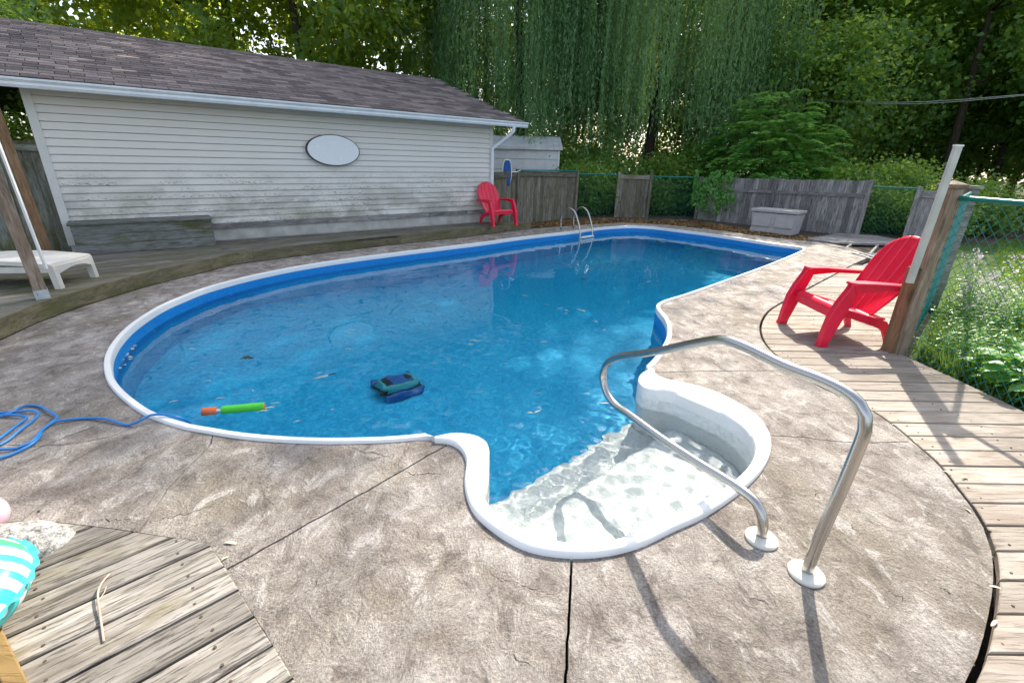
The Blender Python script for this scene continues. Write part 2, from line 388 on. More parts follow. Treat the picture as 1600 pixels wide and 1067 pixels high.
def inside_np(X, Y, poly):
    r = np.zeros(X.shape, bool)
    for i in range(len(poly)):
        x1, y1 = poly[i - 1]; x2, y2 = poly[i]
        if y1 == y2: continue
        r ^= ((y1 > Y) != (y2 > Y)) & (X < (x2 - x1) * (Y - y1) / (y2 - y1) + x1)
    return r
def spline(P, step, closed=False):
    P = [np.array(p, float) for p in P]; n = len(P); out = []
    for i in range(n if closed else n - 1):
        if closed: a, b, c, d = P[i - 1], P[i], P[(i + 1) % n], P[(i + 2) % n]
        else: a, b, c, d = P[max(i - 1, 0)], P[i], P[i + 1], P[min(i + 2, n - 1)]
        # centripetal Catmull-Rom
        t0 = 0; t1 = t0 + max(np.linalg.norm(b - a), 1e-4) ** .5; t2 = t1 + max(np.linalg.norm(c - b), 1e-4) ** .5; t3 = t2 + max(np.linalg.norm(d - c), 1e-4) ** .5
        m = max(1, int(np.linalg.norm(c - b) / step))
        for j in range(m):
            t = t1 + (t2 - t1) * j / m
            A1 = a if t1 - t0 < .011 else (t1 - t) / (t1 - t0) * a + (t - t0) / (t1 - t0) * b
            A2 = (t2 - t) / (t2 - t1) * b + (t - t1) / (t2 - t1) * c
            A3 = c if t3 - t2 < .011 else (t3 - t) / (t3 - t2) * c + (t - t2) / (t3 - t2) * d
            if t1 - t0 < .011: B1 = A2
            else: B1 = (t2 - t) / (t2 - t0) * A1 + (t - t0) / (t2 - t0) * A2
            if t3 - t2 < .011: B2 = A2
            else: B2 = (t3 - t) / (t3 - t1) * A2 + (t - t1) / (t3 - t1) * A3
            out.append((t2 - t) / (t2 - t1) * B1 + (t - t1) / (t2 - t1) * B2)
    if not closed: out.append(P[-1])
    return out
def resample(P, n):
    P = np.array(P); d = np.r_[0, np.cumsum(np.linalg.norm(np.diff(P, axis=0), axis=1))]; t = np.linspace(0, d[-1], n)
    return np.stack([np.interp(t, d, P[:, i]) for i in range(P.shape[1])], 1)
def offset_open(P, d):
    P = np.array(P); T = np.gradient(P, axis=0); T /= np.linalg.norm(T, axis=1)[:, None] + 1e-9
    return P + np.stack([-T[:, 1], T[:, 0]], 1) * d
def triangulate(loops, lines=(), extra=()):
    vs = []; es = []
    for L in loops:
        b = len(vs); n = len(L); vs += [Vector(p) for p in L]; es += [(b + i, b + (i + 1) % n) for i in range(n)]
    for L in lines:
        b = len(vs); vs += [Vector(p) for p in L]; es += [(b + i, b + i + 1) for i in range(len(L) - 1)]
    vs += [Vector(p) for p in extra]
    V, E_, Fc, _, oe, _ = delaunay_2d_cdt(vs, es, [], 0, 1e-5)
    cons = {tuple(sorted(e)) for e, o in zip(E_, oe) if o}
    return V, Fc, cons
def components(V, Fc, cons, keep):
    """groups of triangles not crossed by constraint edges; keep(centroid)"""
    em = {}
    for fi, f in enumerate(Fc):
        for i in range(3): em.setdefault(tuple(sorted((f[i], f[(i + 1) % 3]))), []).append(fi)
    seen = set(); out = []
    for s0 in range(len(Fc)):
        if s0 in seen: continue
        comp = [s0]; seen.add(s0); st = [s0]
        while st:
            f = Fc[st.pop()]
            for i in range(3):
                e = tuple(sorted((f[i], f[(i + 1) % 3])))
                if e in cons: continue
                for h in em[e]:
                    if h not in seen: seen.add(h); comp.append(h); st.append(h)
        big = max(comp, key=lambda q: abs(area([V[i] for i in Fc[q]])))
        c = sum((V[i] for i in Fc[big]), Vector((0, 0))) / 3
        if keep((c.x, c.y)): out.append(comp)
    return out
def slab(V, Fc, comp, z1, z0):
    """triangles as a solid sheet with a skirt"""
    mb = MB(); ix = {}; vs = []; fs = []
    def vi(i, z):
        if (i, z) not in ix: ix[(i, z)] = len(vs); vs.append((V[i].x, V[i].y, z))
        return ix[(i, z)]
    cnt = {}
    for t in comp:
        f = Fc[t]
        if area([V[i] for i in f]) < 0: f = f[::-1]
        fs.append(tuple(vi(i, z1) for i in f))
        for i in range(3):
            e = (f[i], f[(i + 1) % 3]); cnt[e] = 1
    for (a, b) in cnt:
        if (b, a) not in cnt: fs.append((vi(a, z1), vi(a, z0), vi(b, z0), vi(b, z1)))
    return mb.add(vs, fs)
def strip(poly, hw):
    """thin closed loop round an open line"""
    P = np.array(poly, float); a = offset_open(P, hw); b = offset_open(P, -hw)
    return [tuple(p) for p in a] + [tuple(p) for p in b[::-1]]
def planks(name, poly, ang, pitch, gap, z0, z1, mat, parent, phase=0, cham=.004, nails=None):
    u = np.array([math.cos(ang), math.sin(ang)]); nrm = np.array([-u[1], u[0]]); poly = ccw(poly)
    s = [np.array(p) @ nrm for p in poly]; k0 = math.floor((min(s) - phase) / pitch); k1 = math.ceil((max(s) - phase) / pitch); res = []
    for k in range(k0, k1):
        a = phase + k * pitch + gap / 2; b = phase + (k + 1) * pitch - gap / 2
        q = clip(clip(poly, nrm * a, nrm), nrm * b, -nrm)
        q2 = []
        for p in q:
            if not q2 or np.linalg.norm(np.array(p) - np.array(q2[-1])) > .002: q2.append(p)
        if len(q2) > 2 and np.linalg.norm(np.array(q2[0]) - np.array(q2[-1])) < .002: q2.pop()
        if len(q2) < 3 or abs(area(q2)) < .004: continue
        c = np.mean(q2, axis=0); dz = random.uniform(-.0025, .0025)
        loc = [((np.array(p) - c) @ u, (np.array(p) - c) @ nrm) for p in q2]
        mw = Matrix.Translation((c[0], c[1], 0)) @ Matrix.Rotation(ang, 4, 'Z') @ Matrix.Rotation(random.uniform(-.004, .004), 4, 'X')
        o = MB().prism(ccw(loc), z0 + dz, z1 + dz, cham).go('plank', mat, parent, mw=mw); res.append((o, q2, k))
    return res

# ================================================================== POOL outline
WATER = -.145
main_px = [(679, 684.5), (650, 688), (600, 692), (560, 693.3), (520, 694), (480, 693.2), (450, 692), (405, 689), (360, 683.8), (326, 678), (292, 672), (253, 660.5), (225, 649), (197, 629.5), (180, 614), (168, 598), (163.3, 582), (163, 566), (168, 550), (180, 532), (197, 514.5), (222, 496), (253, 478), (281, 466), (309, 455), (351, 442.5), (400, 430.5), (457, 419), (510, 410.3), (562, 403), (641, 393), (700, 386), (750, 380), (800, 373), (850, 367), (892, 362.5), (925, 357.8), (957, 354.8), (990, 353.7), (1022, 355.6), (1055, 359.4), (1110, 366.3), (1166, 374.6), (1208, 381), (1242, 385.4), (1256, 388.2), (1258, 391.2), (1249, 396.2), (1200, 416.8), (1137, 440), (1075, 462), (1038, 474), (1031, 479.4), (1033, 486), (1044, 500), (1049.5, 514), (1048, 532), (1034, 557.5), (1021, 573), (1014, 579)]
MO = [np.array(p) for p in G2(main_px)]
MO = spline(MO, .06)
MO = resample(MO, 560)
MI = offset_open(MO, -.045)      # inner edge of the thin coping
if not inside(MI[280], [tuple(p) for p in MO]): MI = offset_open(MO, .045)
def zq(l): return [(640 + x / 2.667, 520 + y / 2.667) for x, y in l]
so_px = zq([(105, 460), (165, 465), (210, 490), (235, 540), (228, 620), (235, 680), (270, 760), (380, 855), (500, 915), (660, 940), (800, 935), (950, 900), (1100, 830), (1230, 770), (1400, 650), (1480, 560), (1505, 480), (1490, 410), (1430, 340), (1300, 265), (1180, 225), (1060, 200), (1025, 180), (1018, 158)])
si_px = zq([(105, 432), (170, 415), (250, 415), (310, 435), (332, 480), (320, 560), (302, 620), (310, 680), (360, 750), (430, 805), (540, 850), (660, 870), (780, 870), (900, 845), (1030, 795), (1180, 715), (1330, 630), (1420, 540), (1440, 470), (1400, 400), (1300, 330), (1200, 285), (1100, 245), (1040, 235), (980, 220), (955, 195), (960, 170), (998, 152)])
SO = resample(spline(G2(so_px, .0), .03), 200)
SI = resample(spline(G2(si_px, .03), .03), 200)
MI[0] = SI[0]; MI[-1] = SI[-1]
MO2 = [tuple(p) for p in MO[2:-2]] + [tuple(p) for p in SO[::-1]]      # what the concrete must leave free
WP = [tuple(p) for p in MI] + [tuple(p) for p in SI[::-1][1:-1]]        # water outline
WP = ccw(WP); MO2 = ccw(MO2)

# ================================================================== GROUND
def ring_sheet(name, outer, hole, z, mat, kind='structure'):
    V, Fc, cons = triangulate([outer, hole])
    comps = components(V, Fc, cons, lambda c: inside(c, outer) and not inside(c, hole))
    mb = MB()
    for cp in comps: mb.add([(p.x, p.y, z) for p in V], [tuple(Fc[t]) for t in cp])
    o = mb.go(name, mat); tag(o, kind=kind); return o
BIG = [(-90, -40), (90, -40), (90, 110), (-90, 110)]
ring_sheet('ground', BIG, MO2, -.14, 'forest_floor')
YARD = [(-14, -6), (14, -6), (14, 15.2), (3.5, 17), (-1.5, 15.5), (-14, 9)]
ring_sheet('yard_soil', YARD, MO2, -.09, 'dirt')

tag(MB().add([(x, y, -.084) for x, y in ((3.56, -2), (16, -2), (17, 11.2), (10.2, 11.2), (6.6, 7.0), (3.62, 3.95))], [(0, 1, 2, 3, 4, 5)]).go('lawn', 'lawn_ground'), kind='structure')
# ================================================================== CONCRETE DECK in slabs
arc_px = [(1333, 414), (1290, 437), (1258, 454), (1228, 470), (1203, 486), (1192, 503), (1191, 521), (1201, 541), (1224, 562), (1262, 592), (1312, 617), (1356, 636), (1400, 664), (1437, 695), (1475, 729), (1503, 765), (1528, 796), (1547, 828), (1560, 865), (1564, 912), (1557, 968), (1541, 1034), (1522, 1075)]
ARC = G2(arc_px); x0, y0 = ARC[-1]; ARC += [(x0 - .12, y0 - .28), (x0 - .32, y0 - .55), (x0 - .75, y0 - .9), (x0 - 1.2, y0 - 1.1)]
ARC = [tuple(p) for p in spline(ARC, .1)]
deckL_px = [(60, 812), (114, 818), (169, 824), (234, 834), (325, 848), (345, 876), (361, 902), (397, 961), (426, 1006), (460, 1062)]
DL = G2(deckL_px)
plat_px = [(0, 532), (56, 506), (112, 485), (169, 466.5), (225, 449.5), (281, 435), (332, 423), (366, 414), (431, 405.5), (484, 398.5), (562, 389), (641, 380), (720, 371.5), (750, 367.5), (800, 361), (829, 358)]
PE = [tuple(p) for p in spline([(-4.1, 1.2), (-4.25, 2.4)] + G2(plat_px), .12)]
back_px = [(845, 356.5), (880, 354), (925, 351), (974, 348), (1039, 351), (1120, 360), (1180, 368), (1250, 376), (1291, 380), (1325, 386), (1361, 400)]
GAP = .022
arc_in = [tuple(p) for p in offset_open(ARC, -GAP)]
if arc_in[30][0] > ARC[30][0]: arc_in = [tuple(p) for p in offset_open(ARC, GAP)]
conc = [(-4.12, -1.5)] + PE[1:] + G2(back_px) + arc_in + [(arc_in[-1][0], -3), (-.2, -3), (DL[-1][0] + .5, .45)] + DL[::-1] + [(-2.4, 1.56), (-3.22, 1.22), (-3.22, -1.5)]
conc = ccw(conc)
def wig(px, amp=.006, seed=0):
    P = resample(spline(G2(px), .05), max(4, len(px) * 5)); r = np.random.default_rng(seed); P[1:-1] += r.normal(0, amp, P[1:-1].shape); return P
joints = [([(355, 889), (430, 847), (520, 797), (610, 746), (700, 694)], .0048), ([(893, 866), (891, 930), (887, 1000), (882, 1085)], .005),
          ([(1020, 582), (1100, 580), (1180, 579), (1240, 578)], .005), ([(1196, 679), (1250, 683), (1330, 691), (1420, 690)], .004),
          ([(40, 708), (60, 700), (110, 680), (175, 655)], .004), ([(95, 487), (150, 486), (245, 485), (262, 466)], .004),
          ([(420, 417), (390, 404)], .004), ([(700, 374), (655, 370)], .004), ([(1248, 392), (1290, 401), (1345, 414)], .009),
          ([(333, 680), (328, 695), (300, 725), (270, 755), (245, 790), (216, 835)], .0028), ([(230, 640), (200, 672), (150, 687), (60, 697), (-30, 690)], .0028)]
jl = [strip(wig(p, .003 if hw < .005 else .0012, i), hw) for i, (p, hw) in enumerate(joints)]
def crack(px, hw, seed):
    P_ = wig(px, .006, seed); n = len(P_); t = np.linspace(0, 1, n); w_ = hw * (.25 + .75 * np.sin(t * PI)) * np.random.default_rng(seed).uniform(.6, 1.3, n)
    T = np.gradient(P_, axis=0); T /= np.linalg.norm(T, axis=1)[:, None]; N_ = np.stack([-T[:, 1], T[:, 0]], 1)
    return [tuple(p) for p in P_ + N_ * w_[:, None]] + [tuple(p) for p in (P_ - N_ * w_[:, None])[::-1]]
cracks = [([(544, 698), (571, 707), (580, 705.5), (600, 712), (618, 711)], .0028), ([(622, 735), (636, 738), (652, 741.5), (677, 740), (704, 742.6)], .0032), ([(137, 815), (182, 812), (210, 813)], .0022), ([(232, 813), (280, 806), (325, 793), (348, 787)], .0026),
          ([(179, 785), (205, 778.5)], .002), ([(462, 940), (487, 918), (516, 884)], .0015), ([(759, 896), (806, 909), (837, 923), (876, 929)], .0018), ([(1309, 812), (1330, 822), (1350, 837)], .0018), ([(1369, 918), (1400, 931), (1437, 950)], .0018),
          ([(1166, 934), (1187, 935.5), (1206, 950)], .0022), ([(1174, 624), (1200, 636), (1219, 640), (1275, 651), (1319, 659)], .0022), ([(402, 772), (416, 778), (430, 790)], .002), ([(790, 1020), (810, 1030), (826, 1040)], .002), ([(1270, 760), (1280, 780), (1282, 795)], .0016), ([(1470, 918), (1480, 924), (1492, 930)], .002), ([(395, 728), (440, 729), (470, 735), (480, 742)], .0013), ([(1090, 500), (1130, 512), (1150, 516)], .002)]
jl += [crack(p, hw, 100 + i) for i, (p, hw) in enumerate(cracks)]
V, Fc, cons = triangulate([conc, MO2] + jl)
comps = components(V, Fc, cons, lambda c: inside(c, conc) and not inside(c, MO2) and not any(inside(c, j) for j in jl))
deck = empty('pool_deck', (0, 0, 0), kind='structure')
for cp in comps:
    ar = sum(abs(area([V[i] for i in Fc[t]])) for t in cp)
    if ar < .002: continue
    slab(V, Fc, cp, 0.0, -.085).go('concrete_slab', 'stamped_concrete', deck)

# ================================================================== POOL
pool = empty('swimming_pool', (0, 5, 0), label='freeform in-ground swimming pool with blue vinyl liner and white coping', cat='swimming pool')
def ribbon(A, B, prof):
    """A outer, B inner polylines; prof: list of (t across, z)"""
    n = len(A); P = []
    for i in range(n):
        for t, z in prof: q = A[i] + (B[i] - A[i]) * t; P.append((q[0], q[1], z))
    return MB().grid(P, n, len(prof))
ribbon(np.array(MO), np.array(MI), [(0, -.05), (0, .012), (.12, .02), (.55, .022), (.9, .016), (1, .004), (1, -.045), (.86, -.045)]).go('coping', 'white_coping', pool, smooth=.6)
def floor_z(x, y):
    d = max(0, min(1, (y - 5.6) / 3.5)); d = d * d * (3 - 2 * d); return -1.02 - .75 * d
mi_end = len(SI) - 1
iM1 = int(np.argmin([np.linalg.norm(p - np.array(g(*zq([(333, 485)])[0])[:2])) for p in SI]))
iM2 = int(np.argmin([np.linalg.norm(p - np.array(g(*zq([(955, 195)])[0])[:2])) for p in SI]))
WALL = np.array(list(MI)); 
P = []
for p in WALL: P += [(p[0], p[1], -.045), (p[0], p[1], -.28), (p[0], p[1], floor_z(*p) + .06), (p[0], p[1], floor_z(*p))]
MB().grid(P, len(WALL), 4).go('liner_wall', 'blue_liner', pool, smooth=True)
FP = [tuple(p) for p in MI] + [tuple(p) for p in SI[::-1][:len(SI) - iM2]] + [tuple(p) for p in SI[:iM1 + 1][::-1]]
FP = ccw(FP)
xs = np.arange(-5, 8, .35); ys = np.arange(1, 14, .35)
ext = [(x, y) for x in xs for y in ys if inside((x, y), FP)]
V, Fc, cons = triangulate([FP], extra=ext)
mb = MB(); cps = components(V, Fc, cons, lambda c: inside(c, FP))
mb.add([(p.x, p.y, floor_z(p.x, p.y)) for p in V], [tuple(Fc[t]) for cp in cps for t in cp])
mb.go('liner_floor', 'blue_liner', pool, smooth=True)
steps = empty('pool_steps', (0.5, 2.4, 0)); steps.parent = pool; steps.matrix_parent_inverse = root_m(pool).inverted()
ribbon(SO, SI, [(0, -.05), (0, .012), (.06, .026), (.25, .034), (.7, .036), (.92, .03), (1, .014), (1, -.06)]).go('coping', 'white_coping', steps, smooth=.8)
P = []
for p in SI: P += [(p[0], p[1], -.06), (p[0], p[1], -1.03)]
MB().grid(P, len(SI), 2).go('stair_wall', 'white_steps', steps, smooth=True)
M1 = SI[iM1]; M2 = SI[iM2]; mdir = (M2 - M1) / np.linalg.norm(M2 - M1); mn = np.array([mdir[1], -mdir[0]])
SP = [tuple(p) for p in SI[iM1:iM2 + 1]]
if (np.mean(SP, axis=0) - M1) @ mn < 0: mn = -mn
SP = ccw(SP)
for d0, d1, z in ((.0, .34, -.56), (.34, 3, -.36)):
    q = clip(clip(SP, M1 + mn * d0, mn), M1 + mn * d1, -mn)
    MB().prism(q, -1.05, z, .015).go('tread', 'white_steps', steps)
WW = np.random.default_rng(17); WAVES = [(WW.uniform(0, 2 * PI), 2 * PI / WW.uniform(.09, .5), WW.uniform(0, 6.28)) for _ in range(26)]
WAVES2 = [(WW.uniform(0, 2 * PI), 2 * PI / WW.uniform(.075, .17), WW.uniform(0, 6.28)) for _ in range(18)]
def wave(x, y):
    near = max(.3, 1.55 * max(0, 1 - math.hypot(x - .5, y - 2.4) / 3.4))      # livelier where the steps send back the ripples
    chop = max(0, 1 - math.hypot(x - .5, y - 2.4) / 2.6); sh_ = chop * sum(.034 / k_ * math.sin(k_ * (x * math.cos(a_) + y * math.sin(a_)) + p_) for a_, k_, p_ in WAVES2) if chop > 0 else 0
    return WATER + sh_ + near * sum(.0095 / k_ * math.sin(k_ * (x * math.cos(a_) + y * math.sin(a_)) + p_) for a_, k_, p_ in WAVES)
gx, gy = np.meshgrid(np.arange(-5, 7, .04), np.arange(1, 13.5, .04)); gx = gx.ravel() + WW.uniform(-.008, .008, gx.size); gy = gy.ravel() + WW.uniform(-.008, .008, gy.size)
m_ = inside_np(gx, gy, WP) & ((gy < 6.5) | (WW.uniform(0, 1, gx.size) < .35)); wext = list(zip(gx[m_], gy[m_]))
gx, gy = np.meshgrid(np.arange(-1.2, 2.2, .0185), np.arange(1.2, 4.6, .0185)); gx = gx.ravel() + WW.uniform(-.003, .003, gx.size); gy = gy.ravel() + WW.uniform(-.003, .003, gy.size)
m_ = inside_np(gx, gy, WP) & (np.hypot(gx - .5, gy - 2.4) < 1.9); wext += list(zip(gx[m_], gy[m_]))
V, Fc, cons = triangulate([WP], extra=wext); cps = components(V, Fc, cons, lambda c: inside(c, WP))
wo = MB().add([(p.x, p.y, wave(p.x, p.y)) for p in V], [tuple(Fc[t]) for cp in cps for t in cp]).go('pool_water', 'pool_water', smooth=True); tag(wo, kind='structure')
wo.cycles.is_caustics_caster = True
for p in wo.data.polygons:
    if p.normal.z < 0: p.flip()

for o_ in C.objects:
    if o_.type == 'MESH' and o_.name.split('.')[0] in ('liner_wall', 'liner_floor', 'stair_wall', 'tread'): o_.cycles.is_caustics_receiver = True
# ================================================================== HAND RAIL, LADDER
B = g(1259, 897); dr = np.array([-.44, .9, 0]); dr /= np.linalg.norm(dr); rn = np.array([dr[1], -dr[0], 0])
rp = [(1276, 851), (1297, 803), (1319, 754), (1341, 700), (1351, 672), (1352, 650), (1342, 630), (1319, 611), (1287, 595), (1225, 571), (1162, 541), (1131, 531), (1100, 534), (1015, 551), (966, 558), (948, 569), (942, 587), (946, 609), (959, 630), (985, 649), (1034, 685), (1090, 722), (1157, 764), (1182, 786), (1192, 812)]
RP = [B + [0, 0, .0]] + [onpl(x, y, B, rn) for x, y in rp]; A_ = onpl(1189, 843, B, rn); A_[2] = 0; RP.append(A_)
RP = spline(RP, .025)
hr = empty('pool_handrail', (B[0], B[1], 0), label='brushed steel figure-four handrail standing beside the white pool steps', cat='handrail')
MB().tube(RP, .0215, 16).go('rail_tube', 'brushed_steel', hr, smooth=True)
for q in (B, A_):
    MB().lathe([(0, .022), (.03, .022), (.034, .02), (.06, .016), (.066, .01), (.066, .001), (0, .001)], (q[0], q[1], 0), 28).go('base_plate', 'cream_plastic', hr, smooth=.6)
la = empty('pool_ladder', (*g(893, 357)[:2], 0), label='steel two-rail pool ladder with a white step at the far pool edge', cat='ladder')
e0 = g(892, 362.5); e1 = g(925, 357.8); et = (e1 - e0) / np.linalg.norm(e1 - e0); en = np.array([et[1], -et[0], 0])
lc = g(908, 360.8)
for s in (-.25, .25):
    b0 = lc + et * s
    pts = [b0 - en * .42, b0 - en * .42 + [0, 0, .30], b0 - en * .37 + [0, 0, .44], b0 - en * .22 + [0, 0, .52], b0 - en * .05 + [0, 0, .45], b0 + en * .07 + [0, 0, .25], b0 + en * .15 + [0, 0, 0], b0 + en * .17 + [0, 0, -.5], b0 + en * .17 + [0, 0, -.95]]
    MB().tube(spline(pts, .05), .021, 10).go('rail', 'brushed_steel', la, smooth=True)
for z in (-.12, -.45, -.75):
    MB().box(lc + en * .17 + [0, 0, z], (.5, .09, .03), math.atan2(et[1], et[0])).go('ladder_step', 'white_coping', la, bevel=.006)

# ================================================================== WOODEN DECKS
rd = empty('boardwalk', (3, 3, 0), kind='structure')
ax = np.array(ARC); arc_lo = [(p[0], p[1]) for p in ARC if p[1] > -.4]
post = g(1403, 550)
right = [(4.9, -.5), (3.53, .5), (3.49, 2.8), (3.43, 3.9), (4.3, 4.8), (5.5, 6.0), (6.9, 7.85)]
RDP = ccw(arc_lo + right)
PITCHB = .1515
pl = planks('plank', RDP, 0.012, PITCHB, .008, -.045, -.004, 'sunny_deck_wood', rd, phase=.02)
for o, q, kk in pl:
    xs_ = sorted(p[0] for p in q); mb = MB()
    for xx in [xs_[0] + .08, xs_[0] + .55, xs_[0] + 1.1]:
        if xx < xs_[-1] - .05:
            for dy in (.035, .115):
                yy = (np.array([xx, 0]) @ np.array([1, 0])) ; mb.lathe([(0, .0007), (.005, .0006), (.005, -.004)], (xx + random.uniform(-.01, .01), .02 + kk * PITCHB + dy + .012 * xx, -.002), 6)
    if mb.v: mb.go('nail_head', 'nail', o)
for yy in np.arange(-.2, 8, .6):
    MB().box((3.4, yy, -.095), (.04, .5, .09)).go('joist', 'grey_deck_wood', rd) if False else None
# bottom-left sun deck
ld = empty('sun_deck', (-1.5, .8, 0), kind='structure')
LDP = ccw(DL + [(DL[-1][0] + .55, .40), (-.3, -.2), (-3.2, -.2), (-3.2, 1.2), (-2.4, 1.55)])
pl = planks('plank', LDP, math.radians(44.2), .1535, .011, -.04, .004, 'grey_deck_wood', ld, phase=1.609 - .1535 * 8, cham=.006)
u44 = np.array([math.cos(math.radians(44.2)), math.sin(math.radians(44.2))]); n44 = np.array([-u44[1], u44[0]])
for o, q, kk in pl:
    s_ = [np.array(p) @ u44 for p in q]; mb = MB(); t0 = 1.609 - .1535 * 8 + kk * .1535
    ss = -.35
    while ss < max(s_):
        if min(s_) + .03 < ss < max(s_) - .03:
            for dd in (.035, .115):
                c_ = u44 * (ss + random.uniform(-.012, .012)) + n44 * (t0 + dd); mb.lathe([(0, .0066), (.0055, .0062), (.0055, .003)], (c_[0], c_[1], 0), 7)
        ss += .41
    if mb.v: mb.go('nail_head', 'nail', o)
ring_sheet('deck_base', [(-4, -.6), (6, -.6), (7.6, 8.4), (4, 8.4), (-4, 3)], MO2, -.087, 'sub_base')
# mossy platform along the garage
PLZ = .165
WANG = math.radians(39.5); WU = np.array([math.cos(WANG), math.sin(WANG), 0]); WN = np.array([WU[1], -WU[0], 0])   # WN points towards the pool
Wr = g(768, 345, .18)
def wallp(s, out=0.0, z=0.0): p = Wr + WU * s + WN * out; return np.array([p[0], p[1], z])
pf = empty('raised_platform', (-4, 7, 0), kind='structure')
wl = wallp(-8.2, .015); wr2 = wallp(.1, .015)
PFP = PE[1:] + [(wr2[0] + .05, wr2[1]), (wl[0], wl[1]), (-8.5, 5.5), (-8.5, 1.2)]
PFP_in = ccw(PFP)
edge_in = offset_open(PE[1:], .03)
if not inside(tuple(edge_in[20]), PFP_in): edge_in = offset_open(PE[1:], -.03)
PFT = ccw([tuple(p) for p in edge_in] + [(wr2[0] + .05, wr2[1]), (wl[0], wl[1]), (-8.5, 5.5), (-8.5, 1.2)])
planks('plank', PFT, math.radians(45), .145, .007, PLZ - .035, PLZ, 'mossy_wood', pf)
EPE = resample(PE[1:], 121); cuts = [0, 22, 40, 58, 84, 120]
for a, b in zip(cuts[:-1], cuts[1:]):
    seg = EPE[a:b + 1].copy(); d_ = (seg[-1] - seg[-2]); seg[-1] -= d_ / np.linalg.norm(d_) * .004
    i2 = offset_open(seg, .036 if inside(tuple(offset_open(seg, .036)[len(seg) // 2]), PFP_in) else -.036); Pq = []
    for p, q in zip(seg, i2): Pq += [(p[0], p[1], .008), (p[0], p[1], PLZ + .002), (q[0], q[1], PLZ + .002), (q[0], q[1], .008)]
    c = Pq[0]
    mb = MB().grid(Pq, len(seg), 4, closed=True); mb.f += [(0, 1, 2, 3), tuple(4 * (len(seg) - 1) + i for i in (3, 2, 1, 0))]
    dd = seg[-1] - seg[0]; an = math.atan2(dd[1], dd[0]); mw = Matrix.Translation((seg[0][0], seg[0][1], 0)) @ Matrix.Rotation(an, 4, 'Z'); inv = mw.inverted()
    mb.v = [tuple(inv @ Vector(p)) for p in mb.v]; mb.go('fascia_board', 'fascia_wood', pf, mw=mw)
e2 = offset_open(EPE, .09)
if not inside(tuple(e2[60]), PFP_in): e2 = offset_open(EPE, -.09)
FRP = ccw([tuple(p) for p in e2] + [(wr2[0], wr2[1]), (wl[0], wl[1]), (-8.4, 5.5), (-8.4, 1.3)])
V, Fc, cons = triangulate([FRP])
for cp in components(V, Fc, cons, lambda c: inside(c, FRP)): slab(V, Fc, cp, PLZ - .05, -.088).go('platform_frame', 'sub_base', pf)

# ================================================================== GARAGE
ga = empty('garage', tuple(wallp(-3.8, 0, 0)), label='low garage with grime-stained white lap siding and brown shingle roof', cat='garage')
GL, EAVE, RUN, RISE, DEPTH = 7.5, 2.26, 3.59, 1.18, 6.5
WM = Matrix(((WU[0], WN[0], 0, Wr[0]), (WU[1], WN[1], 0, Wr[1]), (0, 0, 1, 0), (0, 0, 0, 1)))    # local: x along wall (0..-GL), y outwards to pool, z up
def wbox(mb, x0, x1, y0, y1, z0, z1):
    return mb.add([(x, y, z) for x in (x0, x1) for y in (y0, y1) for z in (z0, z1)], [(0, 1, 3, 2), (4, 6, 7, 5), (0, 4, 5, 1), (2, 3, 7, 6), (0, 2, 6, 4), (1, 5, 7, 3)])
wa = wbox(MB(), -GL, 0, -DEPTH, -.02, -.09, EAVE + .05).go('wall', 'trim', ga, mw=WM)
EXPO = .1017; bot = .445; ncr = int((EAVE - bot) / EXPO) + 1
ZT_ = EXPO - .0015
bm_ = MB().add([(-GL + .07, -.016, .008), (-.07, -.016, .008), (-.07, .020, .006), (-GL + .07, .020, .006), (-GL + .07, .019, .016), (-.07, .019, .016), (-GL + .07, .002, ZT_), (-.07, .002, ZT_), (-GL + .07, -.016, ZT_), (-.07, -.016, ZT_)],
               [(0, 1, 2, 3), (3, 2, 5, 4), (4, 5, 7, 6), (6, 7, 9, 8), (0, 3, 4, 6, 8), (1, 9, 7, 5, 2), (0, 8, 9, 1)])
sm = bm_.mesh('siding_board')
for i in range(ncr):
    link('siding_board', sm, 'vinyl_siding', wa, WM @ Matrix.Translation((0, 0, bot + i * EXPO)))
for x0, x1 in ((-GL - .02, -GL + .075), (-.075, .02)): wbox(MB(), x0, x1, -.1, .026, .25, EAVE).go('corner_trim', 'trim', ga, mw=WM)
wbox(MB(), -5.75, -.03, -.01, .012, .176, .42).go('foundation_band', 'foundation', ga, mw=WM)
x_ = -5.75
for L in (1.9, 1.2, .95, .55, .42, .36, .33): 
    MB().box((0, 0, 0), (L - .008, .035, .085)).go('ledger_board', 'fence_wood', ga, mw=WM @ Matrix.Translation((x_ + L / 2, .02, .405)) ); x_ += L
OV = .35
ro = empty('roof', tuple(wallp(-3.8, 0, EAVE))); ro.parent = ga; ro.matrix_parent_inverse = root_m(ga).inverted()
XL, XR = -9.4, .66; EZ = 2.335; yr = OV - RUN
th = .03
MB().add([(XL, OV, EZ), (XR, OV, EZ), (XR, yr, EZ + RISE), (XL, yr, EZ + RISE), (XR, yr - RUN, EZ), (XL, yr - RUN, EZ), (XL, OV, EZ - th), (XR, OV, EZ - th), (XR, yr, EZ + RISE - th), (XL, yr, EZ + RISE - th), (XR, yr - RUN, EZ - th), (XL, yr - RUN, EZ - th)],
         [(0, 1, 2, 3), (3, 2, 4, 5), (6, 9, 8, 7), (9, 11, 10, 8), (0, 6, 7, 1), (1, 7, 8, 2), (2, 8, 10, 4), (0, 3, 9, 6), (3, 5, 11, 9), (4, 10, 11, 5)]).go('roof_deck', 'dark_rim', ro, mw=WM)
sl_ = math.hypot(RUN, RISE); pitch = math.atan2(RISE, RUN); TABW, TEXP = .30, .142
